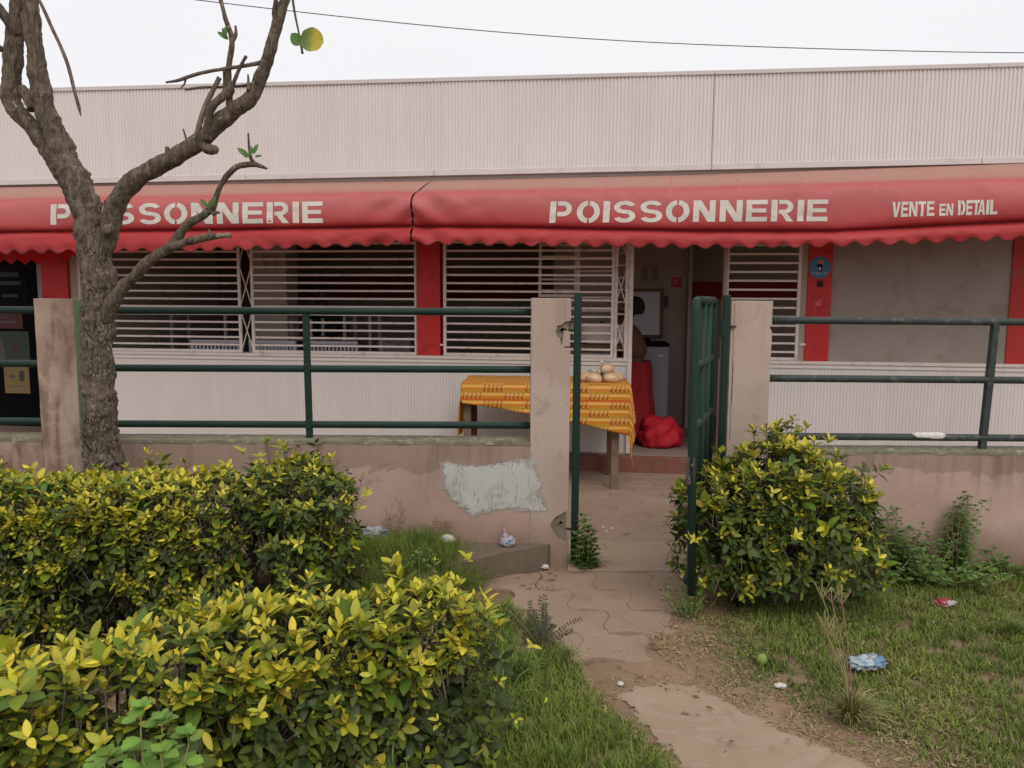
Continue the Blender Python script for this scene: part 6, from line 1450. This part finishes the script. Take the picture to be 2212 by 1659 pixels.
tag(batch_mesh('fallen_leaves', leaf_template(.34, .3, .3), np.array(P), frames(D, np.array([[.1, .1, 1.]]*n) + RS.normal(0, .3, (n, 3))), RS.uniform(.012, .038, n), np.array([(.30, .21, .11)])*RS.uniform(.6, 1.4, (n, 1)), M['grass'], None, kind='stuff'), 'dry brown leaves scattered over the path and lawn', 'leaves')

# dark leaf layer added as shade on the soil under and between the hedges
n = 7000; poly = [(-3.2, 1.3), (-.1, 1.9), (.02, 2.6), (-.75, 3.1), (-.75, 3.75), (-3.4, 3.7)]
x = RS.uniform(-3.4, .1, n); y = RS.uniform(1.3, 3.8, n); m = np_inpoly(x, y, poly); x, y = x[m], y[m]; n = len(x); az = RS.uniform(0, 6.28, n)
tag(batch_mesh('hedge_shade_leaves', LEAF[0], np.stack([x, y, RS.uniform(-.01, .02, n)], 1), frames(np.stack([np.cos(az), np.sin(az), RS.uniform(-.1, .25, n)], 1), np.array([[0, 0, 1.]]*n) + RS.normal(0, .35, (n, 3))), RS.uniform(.03, .06, n), np.array([(.060, .040, .022)])*RS.uniform(.5, 1.6, (n, 1)), M['grass'], None, kind='stuff'), 'dark brown leaf layer added as shade under the hedges', 'shade layer')
# a few long sprigs that stick out of the near hedge and the shrub
def sprig(parent, u, v, Y, L, k, c, rise=.4, side=0):
    p = atY(u, v, Y); its = []
    for j in range(k):
        a = side + j*2.4 + random.uniform(-.4, .4); el = random.uniform(.35, 1.25); ax_ = Vector((math.sin(side)*.5, -.45, .35 + rise*.4)).normalized(); r1 = ax_.cross(Vector((0, 1, .2))).normalized(); r2 = ax_.cross(r1); rad = r1*math.cos(a) + r2*math.sin(a)
        d = ax_*math.cos(el) + rad*math.sin(el); nn = ax_*math.sin(el) - rad*math.cos(el); f = random.uniform(.75, 1.05)
        its.append((p + ax_*random.uniform(-.02, .01), tuple(d), (nn.x + random.gauss(0, .2), nn.y, nn.z + random.gauss(0, .2)), L*random.uniform(.45, .9), (c[0]*f, c[1]*f, c[2]) if j % 3 else (.40, .42, .04)))
    few_leaves(parent, its, LEAF[j % 2], 1)
byl = {o['label'][:12]: o for o in bpy.data.objects if o.get('label') and o.get('category') in ('shrub', 'hedge')}
NH, SHB, BH = byl['nearest hedg'], byl['rounded shru'], byl['darker round']
YL = (.66, .57, .06); 
for (u, v, Y, L, k, rz, sd) in ((1150, 1395, 2.30, .050, 4, .9, .4), (1185, 1505, 2.10, .048, 1, .1, 1.4), (1045, 1605, 2.05, .05, 2, -1.6, .1), (220, 1600, 1.38, .050, 5, 1, 0), (60, 1590, 1.38, .045, 3, 1, .3), (150, 1330+110, 1.62, .060, 5, 1.4, 0), (330, 1400, 1.72, .065, 5, 1.4, .5), (560, 1540, 1.75, .05, 4, .8, 0), (440, 1580, 1.5, .046, 2, -.6, .8), (470, 1370, 1.9, .05, 6, 1.3, 0), (860, 1290, 2.25, .055, 5, 1.4, 0), (1010, 1210, 2.45, .055, 5, 1.5, .3), (945, 1560, 1.95, .04, 4, 1, 0)):
    sprig(NH, u, v, Y, L, k, YL, rz, sd)
for (u, v, Y, L, k, rz, sd) in ((1500, 1165, 3.42, .065, 6, .8, -.4), (1700, 960, 3.6, .06, 5, 1.3, 0), (1790, 955, 3.6, .07, 6, 1.2, .3), (1850, 1185, 3.42, .07, 6, .6, .9), (1900, 1205, 3.42, .06, 4, .3, 1.2), (1590, 1060, 3.4, .05, 5, .8, 0), (1640, 1130, 3.38, .055, 4, .6, 0), (1720, 1160, 3.36, .06, 5, .6, .2), (1670, 1060, 3.38, .05, 5, 1, 0), (1800, 1010, 3.45, .06, 5, 1, .5)):
    sprig(SHB, u, v, Y, L, k, YL, rz, sd)
for (u, v, Y, L, k, rz, sd) in ((790, 1070, 3.4, .05, 5, .6, .8), (775, 1100, 3.38, .045, 4, .3, 1), (525, 975, 3.5, .06, 4, 1.5, 0), (560, 990, 3.45, .06, 5, 1.2, 0), (600, 985, 3.5, .05, 5, 1.2, .2), (490, 1010, 3.4, .055, 5, 1.2, 0)):
    sprig(BH, u, v, Y, L, k, (.50, .47, .05), rz, sd)
